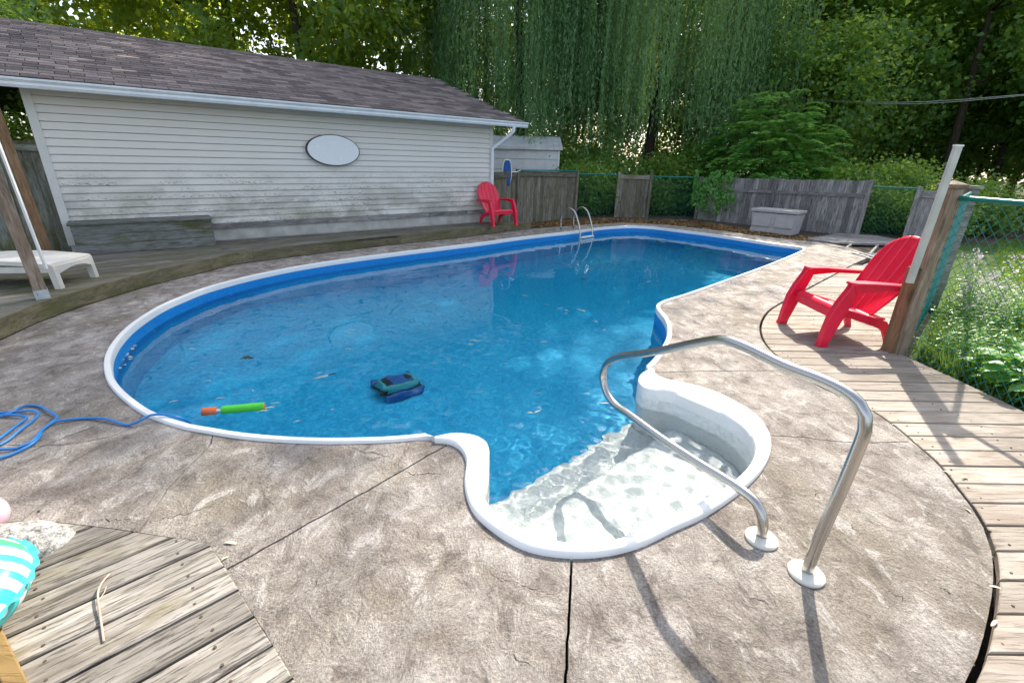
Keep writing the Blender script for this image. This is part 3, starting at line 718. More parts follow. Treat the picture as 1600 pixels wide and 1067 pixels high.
tab = MB().add([(0, 0, .002), (TABW - .009, 0, .002), (TABW - .009, .165, .002), (0, .165, .002), (0, 0, .012), (TABW - .009, 0, .012), (TABW - .009, .165, .006), (0, .165, .006)], [(3, 2, 1, 0), (4, 5, 6, 7), (0, 1, 5, 4), (1, 2, 6, 5), (2, 3, 7, 6), (3, 0, 4, 7)])
tabm = tab.mesh('shingle')
RM = WM @ Matrix.Translation((0, OV + .02, EZ + .004)) @ Matrix.Rotation(PI, 4, 'Z') @ Matrix.Rotation(pitch, 4, 'X')   # local x runs to the left along the eave, y up the slope
spots = []
for j in range(int(sl_ / TEXP) + 1):
    off = (j % 2) * .15 + random.uniform(-.03, .03); i = -1
    while True:
        x0 = -XR + off + i * TABW; i += 1
        if x0 > -XL - TABW: break
        if x0 < -XR - .01: continue
        y0 = j * TEXP
        if y0 + .165 > sl_ + .03: continue
        spots.append((x0, y0))
def seen(s): 
    p = RM @ Vector((s[0], s[1], 0)); v = np.array(p) - CAM; d = v @ FW; px = 800 + F_PX * (v @ RT) / d; return (px < -20) * 100 + np.linalg.norm(v)
spots.sort(key=seen)
rest = MB()
for n_, (x0, y0) in enumerate(spots):
    M_ = Matrix.Translation((x0, y0, j * 0 + random.uniform(0, .002)))
    if n_ < 300: link('shingle', tabm, 'asphalt_shingle', ro, RM @ M_)
    else: rest.add([M_ @ Vector(v) for v in tab.v], tab.f)
tag(rest.go('shingles', 'asphalt_shingle', ro, mw=RM), kind='stuff')
MB().add([(XL, yr + .13, EZ + RISE - .02), (XR, yr + .13, EZ + RISE - .02), (XR, yr, EZ + RISE + .03), (XL, yr, EZ + RISE + .03), (XR, yr - .13, EZ + RISE - .02), (XL, yr - .13, EZ + RISE - .02)], [(0, 1, 2, 3), (3, 2, 4, 5)]).go('ridge_cap', 'asphalt_shingle', ro, mw=WM)
wbox(MB(), XL, XR - .02, -.0, OV - .02, EAVE - .005, EAVE + .02).go('soffit', 'soffit', ga, mw=WM)
wbox(MB(), XL, XR - .01, OV - .022, OV, EAVE - .03, EZ - .03).go('fascia', 'white_metal', ga, mw=WM)
wbox(MB(), XL, XL + .02, yr - RUN, OV, EAVE - .02, EZ - .03).go('rake_board', 'white_metal', ga, mw=WM)
Pg = []
for x in (XL, XR + .03): Pg += [(x, OV + .001, EZ - .012), (x, OV + .001, EZ - .115), (x, OV + .07, EZ - .115), (x, OV + .085, EZ - .085), (x, OV + .08, EZ - .06), (x, OV + .105, EZ - .03), (x, OV + .105, EZ - .008), (x, OV + .095, EZ - .008), (x, OV + .09, EZ - .03), (x, OV + .01, EZ - .10)]
mb = MB().grid(Pg, 2, 10, closed=True); mb.f += [tuple(range(10)), tuple(range(19, 9, -1))]; mb.go('gutter', 'white_metal', ga, mw=WM)
# gable triangle (right end, hidden side) and downspout
MB().add([(.0, -.02, EAVE), (.0, yr, EZ + RISE - .06), (.0, -DEPTH, EAVE), (-.03, -.02, EAVE), (-.03, yr, EZ + RISE - .06), (-.03, -DEPTH, EAVE)], [(0, 1, 2), (5, 4, 3), (0, 3, 4, 1), (1, 4, 5, 2)]).go('gable', 'vinyl_siding', ga, mw=WM)
dsp = [(.30, OV + .05, EZ - .11), (.30, OV + .05, EZ - .19), (.27, OV - .0, EZ - .25), (.05, .10, EZ - .50), (-.03, .06, EZ - .56), (-.03, .06, EZ - .66), (-.03, .06, .32), (-.03, .10, .22)]
MB().tube(spline(dsp, .06), .042, 8).go('downspout', 'white_metal', ga, mw=WM, smooth=.9)
# soffit light trim
# oval panel on the wall
ov = empty('oval_panel', tuple(wallp(-3.62, .03, 1.625)), label='white oval wall panel with dark rim hung on the garage siding', cat='wall panel')
P1 = []; n_ = 48
for i in range(n_):
    a = 2 * PI * i / n_; P1.append((math.cos(a), math.sin(a)))
OM = WM @ Matrix.Translation((-3.62, .022, 1.625)) @ Matrix.Rotation(PI / 2, 4, 'X') @ Matrix.Rotation(PI, 4, 'Y') @ Matrix.Rotation(math.radians(1), 4, 'Z')
MB().prism([(x * .475, y * .262) for x, y in P1], 0, .075).go('rim', 'dark_rim', ov, mw=OM, smooth=.6)
MB().prism([(x * .462, y * .25) for x, y in P1], .07, .082, .004).go('face_panel', 'panel_white', ov, mw=OM, smooth=.6)

# ================================================================== BENCH BOX against the wall
bx = empty('storage_bench', tuple(wallp(-6.6, .25, PLZ)), label='weathered mossy wooden storage bench against the garage wall', cat='bench')
BL0, BL1, BD = -7.42, -5.77, .42
BH = .40
for i in range(3):
    MB().box((0, 0, 0), (BL1 - BL0, .025, BH / 3 - .004)).go('side_board', 'box_wood', bx, mw=WM @ Matrix.Translation(((BL0 + BL1) / 2, BD, PLZ + BH / 3 * (i + .5))), bevel=.004)
    MB().box((0, 0, 0), (BD - .03, .025, BH / 3 - .004)).go('end_board', 'box_wood', bx, mw=WM @ Matrix.Translation((BL1 - .014, BD / 2, PLZ + BH / 3 * (i + .5))) @ Matrix.Rotation(PI / 2, 4, 'Z'), bevel=.004)
for i in range(3):
    MB().box((0, 0, 0), (BL1 - BL0 + .05, BD / 3, .03)).go('lid_board', 'box_wood', bx, mw=WM @ Matrix.Translation(((BL0 + BL1) / 2, .045 + BD / 3 * (i + .5), PLZ + BH + .017)), bevel=.005)

# ================================================================== FENCES
def fence_panel(name, a, b, h0, h1, mat, label, bw=.135, gap=.006, rails=((.86, .09),), posts=(1, 1), post_h=.08, group=None, z0=-.1, front=1, boardh=None, mids=()):
    a = np.array(a, float); b = np.array(b, float); d = b - a; L = np.linalg.norm(d); u = d / L; n = np.array([u[1], -u[0]]) * front
    if n @ (-a) < 0: n = -n
    r = empty(name, (a[0], a[1], z0), label=label, cat='fence', group=group)
    ang = math.atan2(u[1], u[0]); N = max(1, int(round(L / bw))); w_ = L / N
    for i in range(N):
        t = (i + .5) / N; h = h0 + (h1 - h0) * t + random.uniform(-.012, .012); c = a + u * (L * t)
        mw = Matrix.Translation((c[0], c[1], z0)) @ Matrix.Rotation(ang, 4, 'Z') @ Matrix.Rotation(-PI / 2, 4, 'Y') @ Matrix.Rotation(random.uniform(-.012, .012), 4, 'X')
        MB().box((h / 2 - z0 / 2, random.uniform(-.003, .003), 0), (h - z0, .018, w_ - gap)).go('board', mat, r, mw=mw @ Matrix.Rotation(0, 4, 'X'))
    for f, hh in rails:
        za = (h0) * f; zb = h1 * f; p = a + n * .03; q = b + n * .03
        v = Vector((q[0] - p[0], q[1] - p[1], zb - za)); c = (np.r_[p, za] + np.r_[q, zb]) / 2
        mw = Matrix.Translation(c) @ v.to_track_quat('X', 'Z').to_matrix().to_4x4()
        MB().box((0, 0, 0), (v.length, .036, hh)).go('rail', mat, r, mw=mw)
    pts = ([0] if posts[0] else []) + list(mids) + ([1] if posts[1] else [])
    for t in pts:
        c = a + u * (L * t) + n * .035 + u * (.05 if t == 0 else -.05 if t == 1 else 0) * 0; h = h0 + (h1 - h0) * t + post_h
        mw = Matrix.Translation((c[0], c[1], z0)) @ Matrix.Rotation(ang, 4, 'Z') @ Matrix.Rotation(-PI / 2, 4, 'Y')
        MB().box(((h - z0) / 2, 0, 0), (h - z0, .088, .088)).go('post', mat, r, mw=mw, bevel=.006)
    return r
A0 = g(806, 345)[:2]; A1 = g(896, 336)[:2]
fence_panel('plank_fence', A0, A1, 1.27, 1.23, 'fence_green_wood', 'mossy plank fence panel below the shed with skimmer pole on its top rail', rails=((.96, .13),), post_h=.06)
Z0 = wallp(.15, -.3)[:2]
fence_panel('plank_fence', Z0, A0 + (Z0 - A0) * .06, 1.25, 1.27, 'fence_green_wood', 'short dark fence return between garage corner and skimmer net', rails=((.95, .14),), posts=(0, 0))
G0 = g(961, 335)[:2]; G1 = g(1010, 336)[:2]
fence_panel('plank_fence', G0, G1, 1.2, 1.2, 'fence_green_wood', 'narrow free-standing plank fence panel between two green mesh stretches', rails=((.95, .12),), bw=.14)
F0 = g(1088, 338)[:2]; F1 = g(1340, 364)[:2]
fence_panel('plank_fence', F0, F1, 1.17, 1.25, 'fence_wood', 'long grey plank fence panel behind the storage chest', rails=((.72, .09),), mids=(.5,), post_h=.03)
H0 = g(1414, 371)[:2]; H1 = H0 + (F1 - F0) / np.linalg.norm(F1 - F0) * .6
fence_panel('plank_fence', H0, H1, 1.08, 1.1, 'fence_wood', 'short grey plank fence panel behind the red chair and corner post', rails=((.9, .1),))
def chainlink(name, a, b, z0, z1, pit, rw, label, rail_r=.021, post_ends=(), start=None, group=None):
    a = np.array(a, float); b = np.array(b, float); L = np.linalg.norm(b - a); u = (b - a) / L; r = empty(name, (a[0], a[1], z0), label=label, cat='fence', group=group)
    n = np.array([u[1], -u[0]])
    MB().tube([(a[0], a[1], z1), ((a + b)[0] / 2, (a + b)[1] / 2, z1 - .004), (b[0], b[1], z1)], rail_r, 10).go('top_rail', 'teal_coating', r, smooth=.9)
    mb = MB(); H = z1 - z0 - .02; ks = np.arange(-H, L, pit)
    for sgn in (1, -1):
        for k_ in ks:
            s0, s1 = max(0, k_), min(L, k_ + H)
            if s1 - s0 < .02: continue
            za = (s0 - k_); zb = (s1 - k_)
            if sgn < 0: za, zb = H - za, H - zb
            p = a + u * s0 + n * sgn * rw * .8; q = a + u * s1 + n * sgn * rw * .8
            mb.tube([(p[0], p[1], z0 + za), (q[0], q[1], z0 + zb)], rw, 4, False)
    tag(mb.go('mesh_wires', 'teal_coating', r), kind='stuff')
    for p in post_ends: MB().tube([(p[0], p[1], -.1), (p[0], p[1], z1 + .03)], .03, 10).go('post', 'teal_coating', r, smooth=.9)
    return r
chainlink('mesh_fence', A1, G0, -.08, 1.2, .10, .0016, 'green chain-link fence beside the mossy fence panel under the willow')
chainlink('mesh_fence', G1, F0, -.08, 1.17, .10, .0016, 'green chain-link fence between narrow panel and vine-grown fence end')
chainlink('mesh_fence', F1, H0, -.08, 1.12, .10, .0016, 'green chain-link fence over leafy gap right of the long grey panel')
pe = np.array([post[0] + .05, post[1]])
chainlink('mesh_fence', pe, pe + np.array([.08, -5.0]), -.06, 1.31, .085, .0022, 'green chain-link fence running along the boardwalk past flowers', .021)
P2 = pe + np.array([.70, .714]) * 2.4
chainlink('mesh_fence', pe + np.array([.02, .03]), P2, -.06, 1.28, .085, .0022, 'green chain-link fence receding from the corner post', .021)
# corner post
cp_ = empty('corner_post', (post[0], post[1], -.09), label='stout weathered timber corner post with pointed cap at chain-link fence', cat='post')
mw = Matrix.Translation((post[0] + .0, post[1] + .02, -.09)) @ Matrix.Rotation(math.radians(12), 4, 'Z') @ Matrix.Rotation(-PI / 2, 4, 'Y')
MB().box((.735, 0, 0), (1.47, .115, .115)).go('shaft', 'post_wood', cp_, mw=mw, bevel=.008)
MB().box((.42, .02, .075), (.84, .095, .04)).go('side_board', 'brown_post_wood', cp_, mw=mw, bevel=.004)
cc = Matrix.Translation((post[0], post[1] + .02, 1.38)) @ Matrix.Rotation(math.radians(12), 4, 'Z')
MB().add([(x * .07, y * .07, z) for z in (0, .03) for x, y in ((-1, -1), (1, -1), (1, 1), (-1, 1))] + [(0, 0, .06)], [(3, 2, 1, 0), (0, 1, 5, 4), (1, 2, 6, 5), (2, 3, 7, 6), (3, 0, 4, 7), (4, 5, 8), (5, 6, 8), (6, 7, 8), (7, 4, 8)]).go('cap', 'post_wood', cp_, mw=cc)
bp = empty('fence_post', (P2[0], P2[1], -.09), label='thin grey fence post at the far end of the receding mesh', cat='post')
MB().box((P2[0], P2[1], .62), (.09, .09, 1.42)).go('shaft', 'fence_wood', bp)
MB().box((P2[0], P2[1], 1.345), (.13, .13, .03)).go('cap', 'fence_wood', bp)
# white pole strapped to the post
pa = onpl(1421, 442, np.array([post[0] - .09, post[1] - .06, 0]), np.array([.1, 1, 0])); pb = onpl(1497, 229, np.array([post[0] - .09, post[1] - .06, 0]), np.array([.1, 1, 0]))
wp = empty('white_pole', (pa[0], pa[1], pa[2]), label='flat white pole strapped to the corner post and rising above it', cat='pole')
MB().beam(pa, pb, .05, .03, (0, 1, 0)).go('shaft', 'pole_white', wp)
pc = pb + (pb - pa) / np.linalg.norm(pb - pa) * .012
MB().beam(pb, pc, .056, .036, (0, 1, 0)).go('end_cap', 'white_coping', wp)

# ================================================================== SHED
SY = 16.6
s0 = aty(752, 260, SY); s1 = aty(873, 262, SY); sx0, sx1 = s0[0] - .6, s1[0]
ze = aty(873, 233, SY)[2]
sh = empty('garden_shed', ((sx0 + sx1) / 2, SY + 1, -.1), label='small white metal shed with pale low-pitched roof behind the fence', cat='shed')
wbx = MB().box(((sx0 + sx1) / 2, SY + 1.25, (ze - .1) / 2), (sx1 - sx0, 2.5, ze + .1)).go('wall', 'shed_metal', sh)
nn = 6
for i in range(nn):
    hh = ze / nn
    MB().add([(0, 0, 0), (sx1 - sx0 - .08, 0, 0), (sx1 - sx0 - .08, -.03, 0), (0, -.03, 0), (0, -.006, hh), (sx1 - sx0 - .08, -.006, hh), (sx1 - sx0 - .08, 0, hh), (0, 0, hh)], [(0, 1, 2, 3), (3, 2, 5, 4), (4, 5, 6, 7), (0, 3, 4, 7), (1, 6, 5, 2), (0, 7, 6, 1)]).go('wall_panel', 'shed_metal', wbx, mw=Matrix.Translation((sx0 + .04, SY, i * hh)))
MB().box((sx1 - .02, SY - .01, ze / 2), (.05, .06, ze)).go('corner_trim', 'white_coping', sh)
rz_ = .42
MB().add([(sx0 - .1, SY - .12, ze), (sx1 + .1, SY - .12, ze), (sx1 + .1, SY + 1.25, ze + rz_), (sx0 - .1, SY + 1.25, ze + rz_), (sx1 + .1, SY + 2.6, ze), (sx0 - .1, SY + 2.6, ze)] +
         [(sx0 - .1, SY - .12, ze - .04), (sx1 + .1, SY - .12, ze - .04), (sx1 + .1, SY + 2.6, ze - .04), (sx0 - .1, SY + 2.6, ze - .04)],
         [(0, 1, 2, 3), (3, 2, 4, 5), (0, 6, 7, 1), (6, 9, 8, 7), (1, 7, 8, 4, 2), (0, 3, 5, 9, 6)]).go('roof', 'shed_roof', sh)
mb = MB()
for x in np.arange(sx0, sx1 + .1, .2): mb.beam((x, SY - .12, ze + .008), (x, SY + 1.25, ze + rz_ + .008), .03, .016)
mb.go('roof_rib', 'shed_roof', sh)

# ================================================================== SKIMMER NET on the fence
fn = (A1 - A0) / np.linalg.norm(A1 - A0); fo = np.array([fn[1], -fn[0]])
sp0 = np.r_[A0 + fo * .12, 1.30]; sp1 = np.r_[A1 + fo * .06, 1.285]
sk = empty('skimmer_net', tuple(sp0), label='blue pool skimmer net on a teal pole resting along the fence top', cat='skimmer net')
MB().tube([sp0, sp1], .016, 8).go('pole', 'pole_teal', sk, smooth=True)
qn = np.r_[A0 + fo * .14 - fn * .52, 1.26]
vx = np.r_[fn * .8 + fo * .2, 0]; vx /= np.linalg.norm(vx)
loop = []
for i in range(29):
    a = 2 * PI * i / 28; ca, sa = math.cos(a), math.sin(a); ex = abs(ca) ** .6 * math.copysign(1, ca); ez = abs(sa) ** .8 * math.copysign(1, sa)
    loop.append(qn + vx * ex * .13 + np.array([0, 0, 1]) * ez * .29)
MB().tube(loop, .018, 8, False).go('frame', 'white_coping', sk, smooth=True)
P = []; cen = qn + np.r_[fo * .10, -.18]
for r_ in (1, .8, .5, .2, .02):
    for i in range(28): P.append(cen + (loop[i] - cen) * r_ - np.r_[fo * 0, .14] * (1 - r_) ** .5)
MB().grid(P, 5, 28, closed=True).go('net_bag', 'net_blue', sk, smooth=True)
MB().tube([qn - vx * .12, qn + vx * .3, sp0], .014, 8).go('handle', 'white_coping', sk, smooth=True)

# ================================================================== ADIRONDACK CHAIRS
def make_chair(label):
    r = empty('adirondack_chair', (0, 0, 0), label=label, cat='chair', group='red adirondack chairs')
    def shell(fn_, nu, nv, th_):
        top = [fn_(i / (nu - 1), j / (nv - 1)) for i in range(nu) for j in range(nv)]
        T = np.array(top).reshape(nu, nv, 3); du = np.gradient(T, axis=0); dv = np.gradient(T, axis=1); nn_ = np.cross(du, dv); nn_ /= np.linalg.norm(nn_, axis=2)[:, :, None] + 1e-9
        Bt = T - nn_ * th_; mb = MB(); n1 = nu * nv
        vs = [tuple(p) for p in T.reshape(-1, 3)] + [tuple(p) for p in Bt.reshape(-1, 3)]; fs = []
        for i in range(nu - 1):
            for j in range(nv - 1):
                a, b, c, d = i * nv + j, i * nv + j + 1, (i + 1) * nv + j + 1, (i + 1) * nv + j; fs += [(a, b, c, d), (d + n1, c + n1, b + n1, a + n1)]
        rim = [i * nv for i in range(nu)] + [(nu - 1) * nv + j for j in range(1, nv)] + [i * nv + nv - 1 for i in range(nu - 2, -1, -1)] + [j for j in range(nv - 2, 0, -1)]
        for a, b in zip(rim, rim[1:] + rim[:1]): fs.append((a, b, b + n1, a + n1))
        return mb.add(vs, fs)
    def groove(u, n=5):
        t = (u * n) % 1.0; e = min(t, 1 - t); ed = min(u * n, n - u * n)
        return .010 * math.exp(-(e / .07) ** 2) if ed > .3 else 0
    def back(u, v):
        x = u * 2 - 1; hw = .205 + .085 * math.sin(min(1, v / .72) * PI / 2) - (.0 if v < .72 else .05 * ((v - .72) / .28) ** 2)
        top = .95 - .115 * abs(x) ** 2.3; z = .235 + (top - .235) * v; y = .12 + .34 * v + .02 * math.sin(v * PI) - .045 * (1 - x * x) * -1 - .045 + groove(u) * (1 if .04 < v < .97 else 0)
        return (x * hw, y, z)
    shell(lambda a, b: back(b, a), 25, 61, .016).go('backrest', 'red_plastic', r, True, local=True)
    def seat(u, v):
        x = u * 2 - 1; y = -.33 + .50 * v
        z = .375 - .13 * v - .035 * math.sin(v * PI) - (.055 * max(0, 1 - v / .10) ** 2)
        gv = (v * 5) % 1; e = min(gv, 1 - gv); z -= .008 * math.exp(-(e / .09) ** 2) if .1 < v < .95 else 0
        return (x * .285, y, z)
    shell(lambda a, b: seat(b, a), 51, 13, .016).go('seat', 'red_plastic', r, True, local=True)
    for s in (-1, 1):
        # arm: flat paddle
        out = [(.275, .34), (.265, .12), (.268, -.10), (.262, -.24), (.285, -.275), (.355, -.275), (.385, -.24), (.385, -.08), (.365, .15), (.335, .34)]
        mb = MB().prism(ccw([(s * x, y) for x, y in out]), .0, .022, .006); mb.v = [(x, y, z + .575 - .06 * max(0, (y + .1)) - .01 * (abs(x) - .32) ** 2 * 30) for x, y, z in mb.v]; mb.go('arm', 'red_plastic', r, local=True)
        # drop skirt under the arm
        MB().add([(s * x, y, z) for x, y, z in ((.37, -.25, .578), (.37, .30, .555), (.37, .30, .53), (.37, .05, .535), (.37, -.12, .515), (.37, -.22, .50), (.345, -.25, .578), (.345, .30, .555), (.345, .30, .53), (.345, .05, .535), (.345, -.12, .515), (.345, -.22, .50))],
                 [(0, 1, 2, 3, 4, 5), (11, 10, 9, 8, 7, 6), (0, 6, 7, 1), (1, 7, 8, 2), (2, 8, 9, 3), (3, 9, 10, 4), (4, 10, 11, 5), (5, 11, 6, 0)]).go('arm_rib', 'red_plastic', r, local=True)
        # front leg: wide tapering board, flared at the foot
        L = [(-.40, .0, .045), (-.392, .04, .04), (-.372, .15, .052), (-.34, .30, .065), (-.30, .42, .062), (-.255, .53, .05), (-.235, .585, .05)]
        P = []
        for y, z, hw in L:
            for dy, dx in ((-hw, .30), (hw, .30), (hw, .365), (-hw, .365)): P.append((s * (dx - .0), y + dy + .02, z))
        mb = MB().grid(P, len(L), 4, closed=True); mb.f += [(3, 2, 1, 0), tuple(4 * (len(L) - 1) + i for i in range(4))]; mb.go('front_leg', 'red_plastic', r, local=True, bevel=.008)
        # seat rail running into the rear leg
        L = [(-.30, .335, .03), (-.10, .275, .034), (.08, .225, .038), (.17, .195, .042), (.215, .15, .036), (.245, .08, .028), (.268, .02, .024), (.275, .0, .024)]
        P = []
        for i, (y, z, hw) in enumerate(L):
            ty = L[min(i + 1, len(L) - 1)][0] - L[max(i - 1, 0)][0]; tz = L[min(i + 1, len(L) - 1)][1] - L[max(i - 1, 0)][1]; q = math.hypot(ty, tz); ny, nz = -tz / q, ty / q
            if i == len(L) - 1: ny, nz = 1, 0
            for k_, dx in ((-1, .25), (1, .25), (1, .295), (-1, .295)): P.append((s * dx, y + ny * hw * k_, z + nz * hw * k_))
        mb = MB().grid(P, len(L), 4, closed=True); mb.f += [(3, 2, 1, 0), tuple(4 * (len(L) - 1) + i for i in range(4))]; mb.go('rear_leg', 'red_plastic', r, local=True, bevel=.006)
    MB().box((0, -.325, .30), (.56, .022, .085)).go('front_apron', 'red_plastic', r, local=True, bevel=.006)
    return r
def dup(root, loc, rz, label):
    q = root.copy(); C.objects.link(q); q.location = loc; q.rotation_euler = (0, 0, rz); q['label'] = label
    for ch in list(root.children):
        c = ch.copy(); C.objects.link(c); c.parent = q
    return q
f1 = g(1285, 537); f2 = g(1240, 507); r1 = g(1370, 535); r2 = g(1330, 512); fm = (f1 + f2) / 2; rm = (r1 + r2) / 2; cdn = (fm - rm) / np.linalg.norm(fm - rm)
ch = make_chair('red plastic garden chair on the boardwalk beside the timber corner post'); mid = (fm + rm) / 2
ch.location = (mid[0] + .03, mid[1] + .0, -.003); ch.rotation_euler = (0, 0, math.atan2(cdn[1], cdn[0]) + PI / 2)
c2 = (g(772, 350, PLZ) + g(803, 347, PLZ)) / 2 + g(748, 343, PLZ) * 0; 
dd2 = np.array([.60, -.80, 0]); CS2 = .94; c2 = c2 - dd2 * .37 * CS2
while (c2 - dd2 * .47 * CS2 - Wr) @ WN < .04: c2 = c2 + (CAM - c2) * np.array([1, 1, 0]) / np.linalg.norm(c2) * .02
c2o = dup(ch, (c2[0], c2[1], PLZ), math.atan2(dd2[1], dd2[0]) + PI / 2, 'red plastic garden chair on the mossy platform at the garage corner'); c2o.scale = (CS2,) * 3

# ================================================================== LOUNGER, LEFT POSTS AND FENCE
lo = empty('sun_lounger', (*g(93, 451, PLZ)[:2], PLZ), label='white plastic sun lounger with raised back on the left platform', cat='sun lounger')
q0 = g(95, 451, PLZ); q1 = g(149, 433, PLZ); ly = (q1 - q0); LW = np.linalg.norm(ly) + .06; ly /= np.linalg.norm(ly); lx = np.array([-ly[1], ly[0], 0])
if lx[0] > 0: lx = -lx
LMM = Matrix(((lx[0], ly[0], 0, q0[0] - ly[0] * .03), (lx[1], ly[1], 0, q0[1] - ly[1] * .03), (0, 0, 1, PLZ), (0, 0, 0, 1)))   # x: from foot to head, y: across
def slatsurf(x0, x1, z0, z1, name, n=9, sag=.0):
    P = []
    xs_ = np.linspace(0, 1, 25)
    for t in xs_:
        x = x0 + (x1 - x0) * t; z = z0 + (z1 - z0) * t + sag * math.sin(t * PI)
        for yy, dz in ((.0, -.05), (.0, -.01), (.015, 0), (LW * .5, -.012), (LW - .015, 0), (LW, -.01), (LW, -.05)): P.append((x, yy, z + dz))
    mb = MB().grid(P, len(xs_), 7); mb.f += [tuple(range(6, -1, -1)), tuple((len(xs_) - 1) * 7 + i for i in range(7))]; mb.go(name, 'white_plastic', lo, mw=LMM, smooth=.7)
slatsurf(.0, 1.0, .265, .285, 'seat', sag=.03)
slatsurf(1.02, 1.75, .28, .52, 'backrest')
MB().add([(-.004 - .03 * math.sin(t * PI), t * LW, z) for t in np.linspace(0, 1, 9) for z in (.235 - .0 * t, .13 + .07 * math.sin(t * PI))] + [(.02, t * LW, z) for t in np.linspace(0, 1, 9) for z in (.235, .13 + .07 * math.sin(t * PI))],
         [(2 * i, 2 * i + 1, 2 * i + 3, 2 * i + 2) for i in range(8)] + [(18 + 2 * i + 2, 18 + 2 * i + 3, 18 + 2 * i + 1, 18 + 2 * i) for i in range(8)] + [(2 * i, 2 * i + 2, 20 + 2 * i, 18 + 2 * i) for i in range(8)] + [(2 * i + 1, 19 + 2 * i, 21 + 2 * i, 2 * i + 3) for i in range(8)]).go('foot_apron', 'white_plastic', lo, mw=LMM)
for yy in (.03, LW - .03):
    for xx, tl in ((.02, -.03), (1.3, .04)): MB().beam((xx, yy, .24), (xx + tl * .5, yy, 0), .055, .06, (1, 0, 0)).go('leg', 'white_plastic', lo, mw=LMM)
    MB().box((.7, yy, .20), (1.4, .03, .06)).go('side_rail', 'white_plastic', lo, mw=LMM)
def vpost(name, px, pz, h, wd, mat, label, lean=(0, 0), bracket=False):
    p = g(*px, pz); r = empty(name, (p[0], p[1], pz), label=label, cat='post')
    top = np.array([p[0] + lean[0], p[1] + lean[1], pz + h]); v = Vector(top - p)
    mw = Matrix.Translation(p) @ v.to_track_quat('X', 'Z').to_matrix().to_4x4() @ Matrix.Rotation(math.radians(35), 4, 'X')
    MB().box((h / 2 + .001, 0, 0), (h, wd, wd)).go('shaft', mat, r, mw=mw, bevel=.005)
    if bracket: 
        MB().box((.045, 0, 0), (.09, wd + .008, wd + .008)).go('bracket', 'galvanised', r, mw=mw)
        MB().lathe([(0, .003), (.009, .003), (.009, 0)], tuple(p + np.array([.01, -.058, .05])), 8, (0.2, -1, 0)).go('bolt', 'nail', r)
    return r, p
_, pp = vpost('pergola_post', (68, 466), PLZ, 2.6, .098, 'post_wood', 'tall timber post on a galvanised foot bracket in front of the lounger', (-.10, -.02), True)
mb = MB(); mb.beam((pp[0] + .075, pp[1] + .05, PLZ + .28), (pp[0] + .00, pp[1] + .04, PLZ + 2.3), .02, .02)
o = mb.go('white_strip', 'white_coping'); tag(o, 'thin white strip standing beside the bracketed timber post', 'strip')
vpost('brown_post', (76, 397), PLZ, 2.6, .10, 'brown_post_wood', 'reddish brown timber post in front of the mossy left fence', (-.08, -.02))
a_ = onpl(118, 391, wallp(-GL - .05, .30), WN) ; a_ = g(118, 392, PLZ)
LF1 = np.array([a_[0], a_[1]]); LFd = np.array([-.93, -.36]); LF0 = LF1 + LFd * 2.6
fence_panel('plank_fence', LF0, LF1, 1.63, 1.63, 'left_fence_wood', 'tall mossy plank fence panel at the left end of the garage', bw=.165, rails=((.945, .075),), posts=(0, 0), z0=PLZ)

# ================================================================== STORAGE CHEST
c0 = g(1170, 356); c1 = g(1240, 363.5); cu = (c1 - c0) / np.linalg.norm(c1 - c0); CLn = np.linalg.norm(c1 - c0); cn = np.array([-cu[1], cu[0], 0])
CM = Matrix(((cu[0], cn[0], 0, c0[0]), (cu[1], cn[1], 0, c0[1]), (0, 0, 1, -.088), (0, 0, 0, 1)))
chs = empty('storage_chest', (c0[0], c0[1], -.088), label='grey resin storage chest standing against the long grey fence', cat='storage chest')
W_ = .62; H_ = .60
MB().add([(.04, .04, 0), (CLn - .04, .04, 0), (CLn - .04, W_ - .04, 0), (.04, W_ - .04, 0), (.0, 0, H_ - .1), (CLn, 0, H_ - .1), (CLn, W_, H_ - .1), (0, W_, H_ - .1)], [(3, 2, 1, 0), (0, 1, 5, 4), (1, 2, 6, 5), (2, 3, 7, 6), (3, 0, 4, 7), (4, 5, 6, 7)]).go('body', 'grey_resin', chs, mw=CM, bevel=.012)
MB().box((CLn / 2, W_ / 2, H_ - .045), (CLn + .05, W_ + .05, .075)).go('lid', 'grey_resin', chs, mw=CM, bevel=.015)
MB().box((CLn / 2, .03, .06), (CLn - .05, .06, .10)).go('plinth', 'grey_resin', chs, mw=CM, bevel=.008)
for t in (.25, .75): MB().box((CLn * t, .012, .30), (CLn * .40, .03, .28), 0, math.radians(-5)).go('front_panel', 'grey_resin', chs, mw=CM, bevel=.012)

# ================================================================== BACK RIGHT BOARDS, PIT AND RACK
bd = empty('back_boards', (*g(1330, 375)[:2], -.088), kind='structure')
bpoly = ccw(G2([(1262, 372.5), (1310, 364), (1372, 368), (1420, 377.5), (1400, 380.5), (1350, 379.5), (1300, 378.5)]))
planks('plank', bpoly, math.radians(-18), .14, .008, -.05, -.005, 'fence_wood', bd)
pit = ccw(G2([(1294, 381.5), (1405, 381), (1400, 413), (1336, 415), (1363, 400.5)]))
for px0, px1 in (((1330, 381), (1314, 391)), ((1372, 382), (1358, 397)), ((1384, 404), (1350, 414))):
    a = g(*px0); b = g(*px1); MB().beam((a[0], a[1], -.045), (b[0], b[1], -.045), .04, .085).go('joist', 'fence_wood', bd)
a = g(1300, 385); b = g(1372, 402); MB().beam((a[0], a[1], -.03), (b[0], b[1], -.03), .04, .06).go('joist', 'fence_wood', bd)
ra = g(1362, 405); rk = empty('wire_rack', (ra[0], ra[1], -.085), label='small white wire rack lying in the gap behind the red chair', cat='rack')
for i in range(5): MB().tube([(ra[0], ra[1] + i * .13, -.01 + i * .004), (ra[0] + .6, ra[1] + i * .13 + .03, -.01 + i * .004)], .01, 6).go('bar', 'wire_grey', rk)
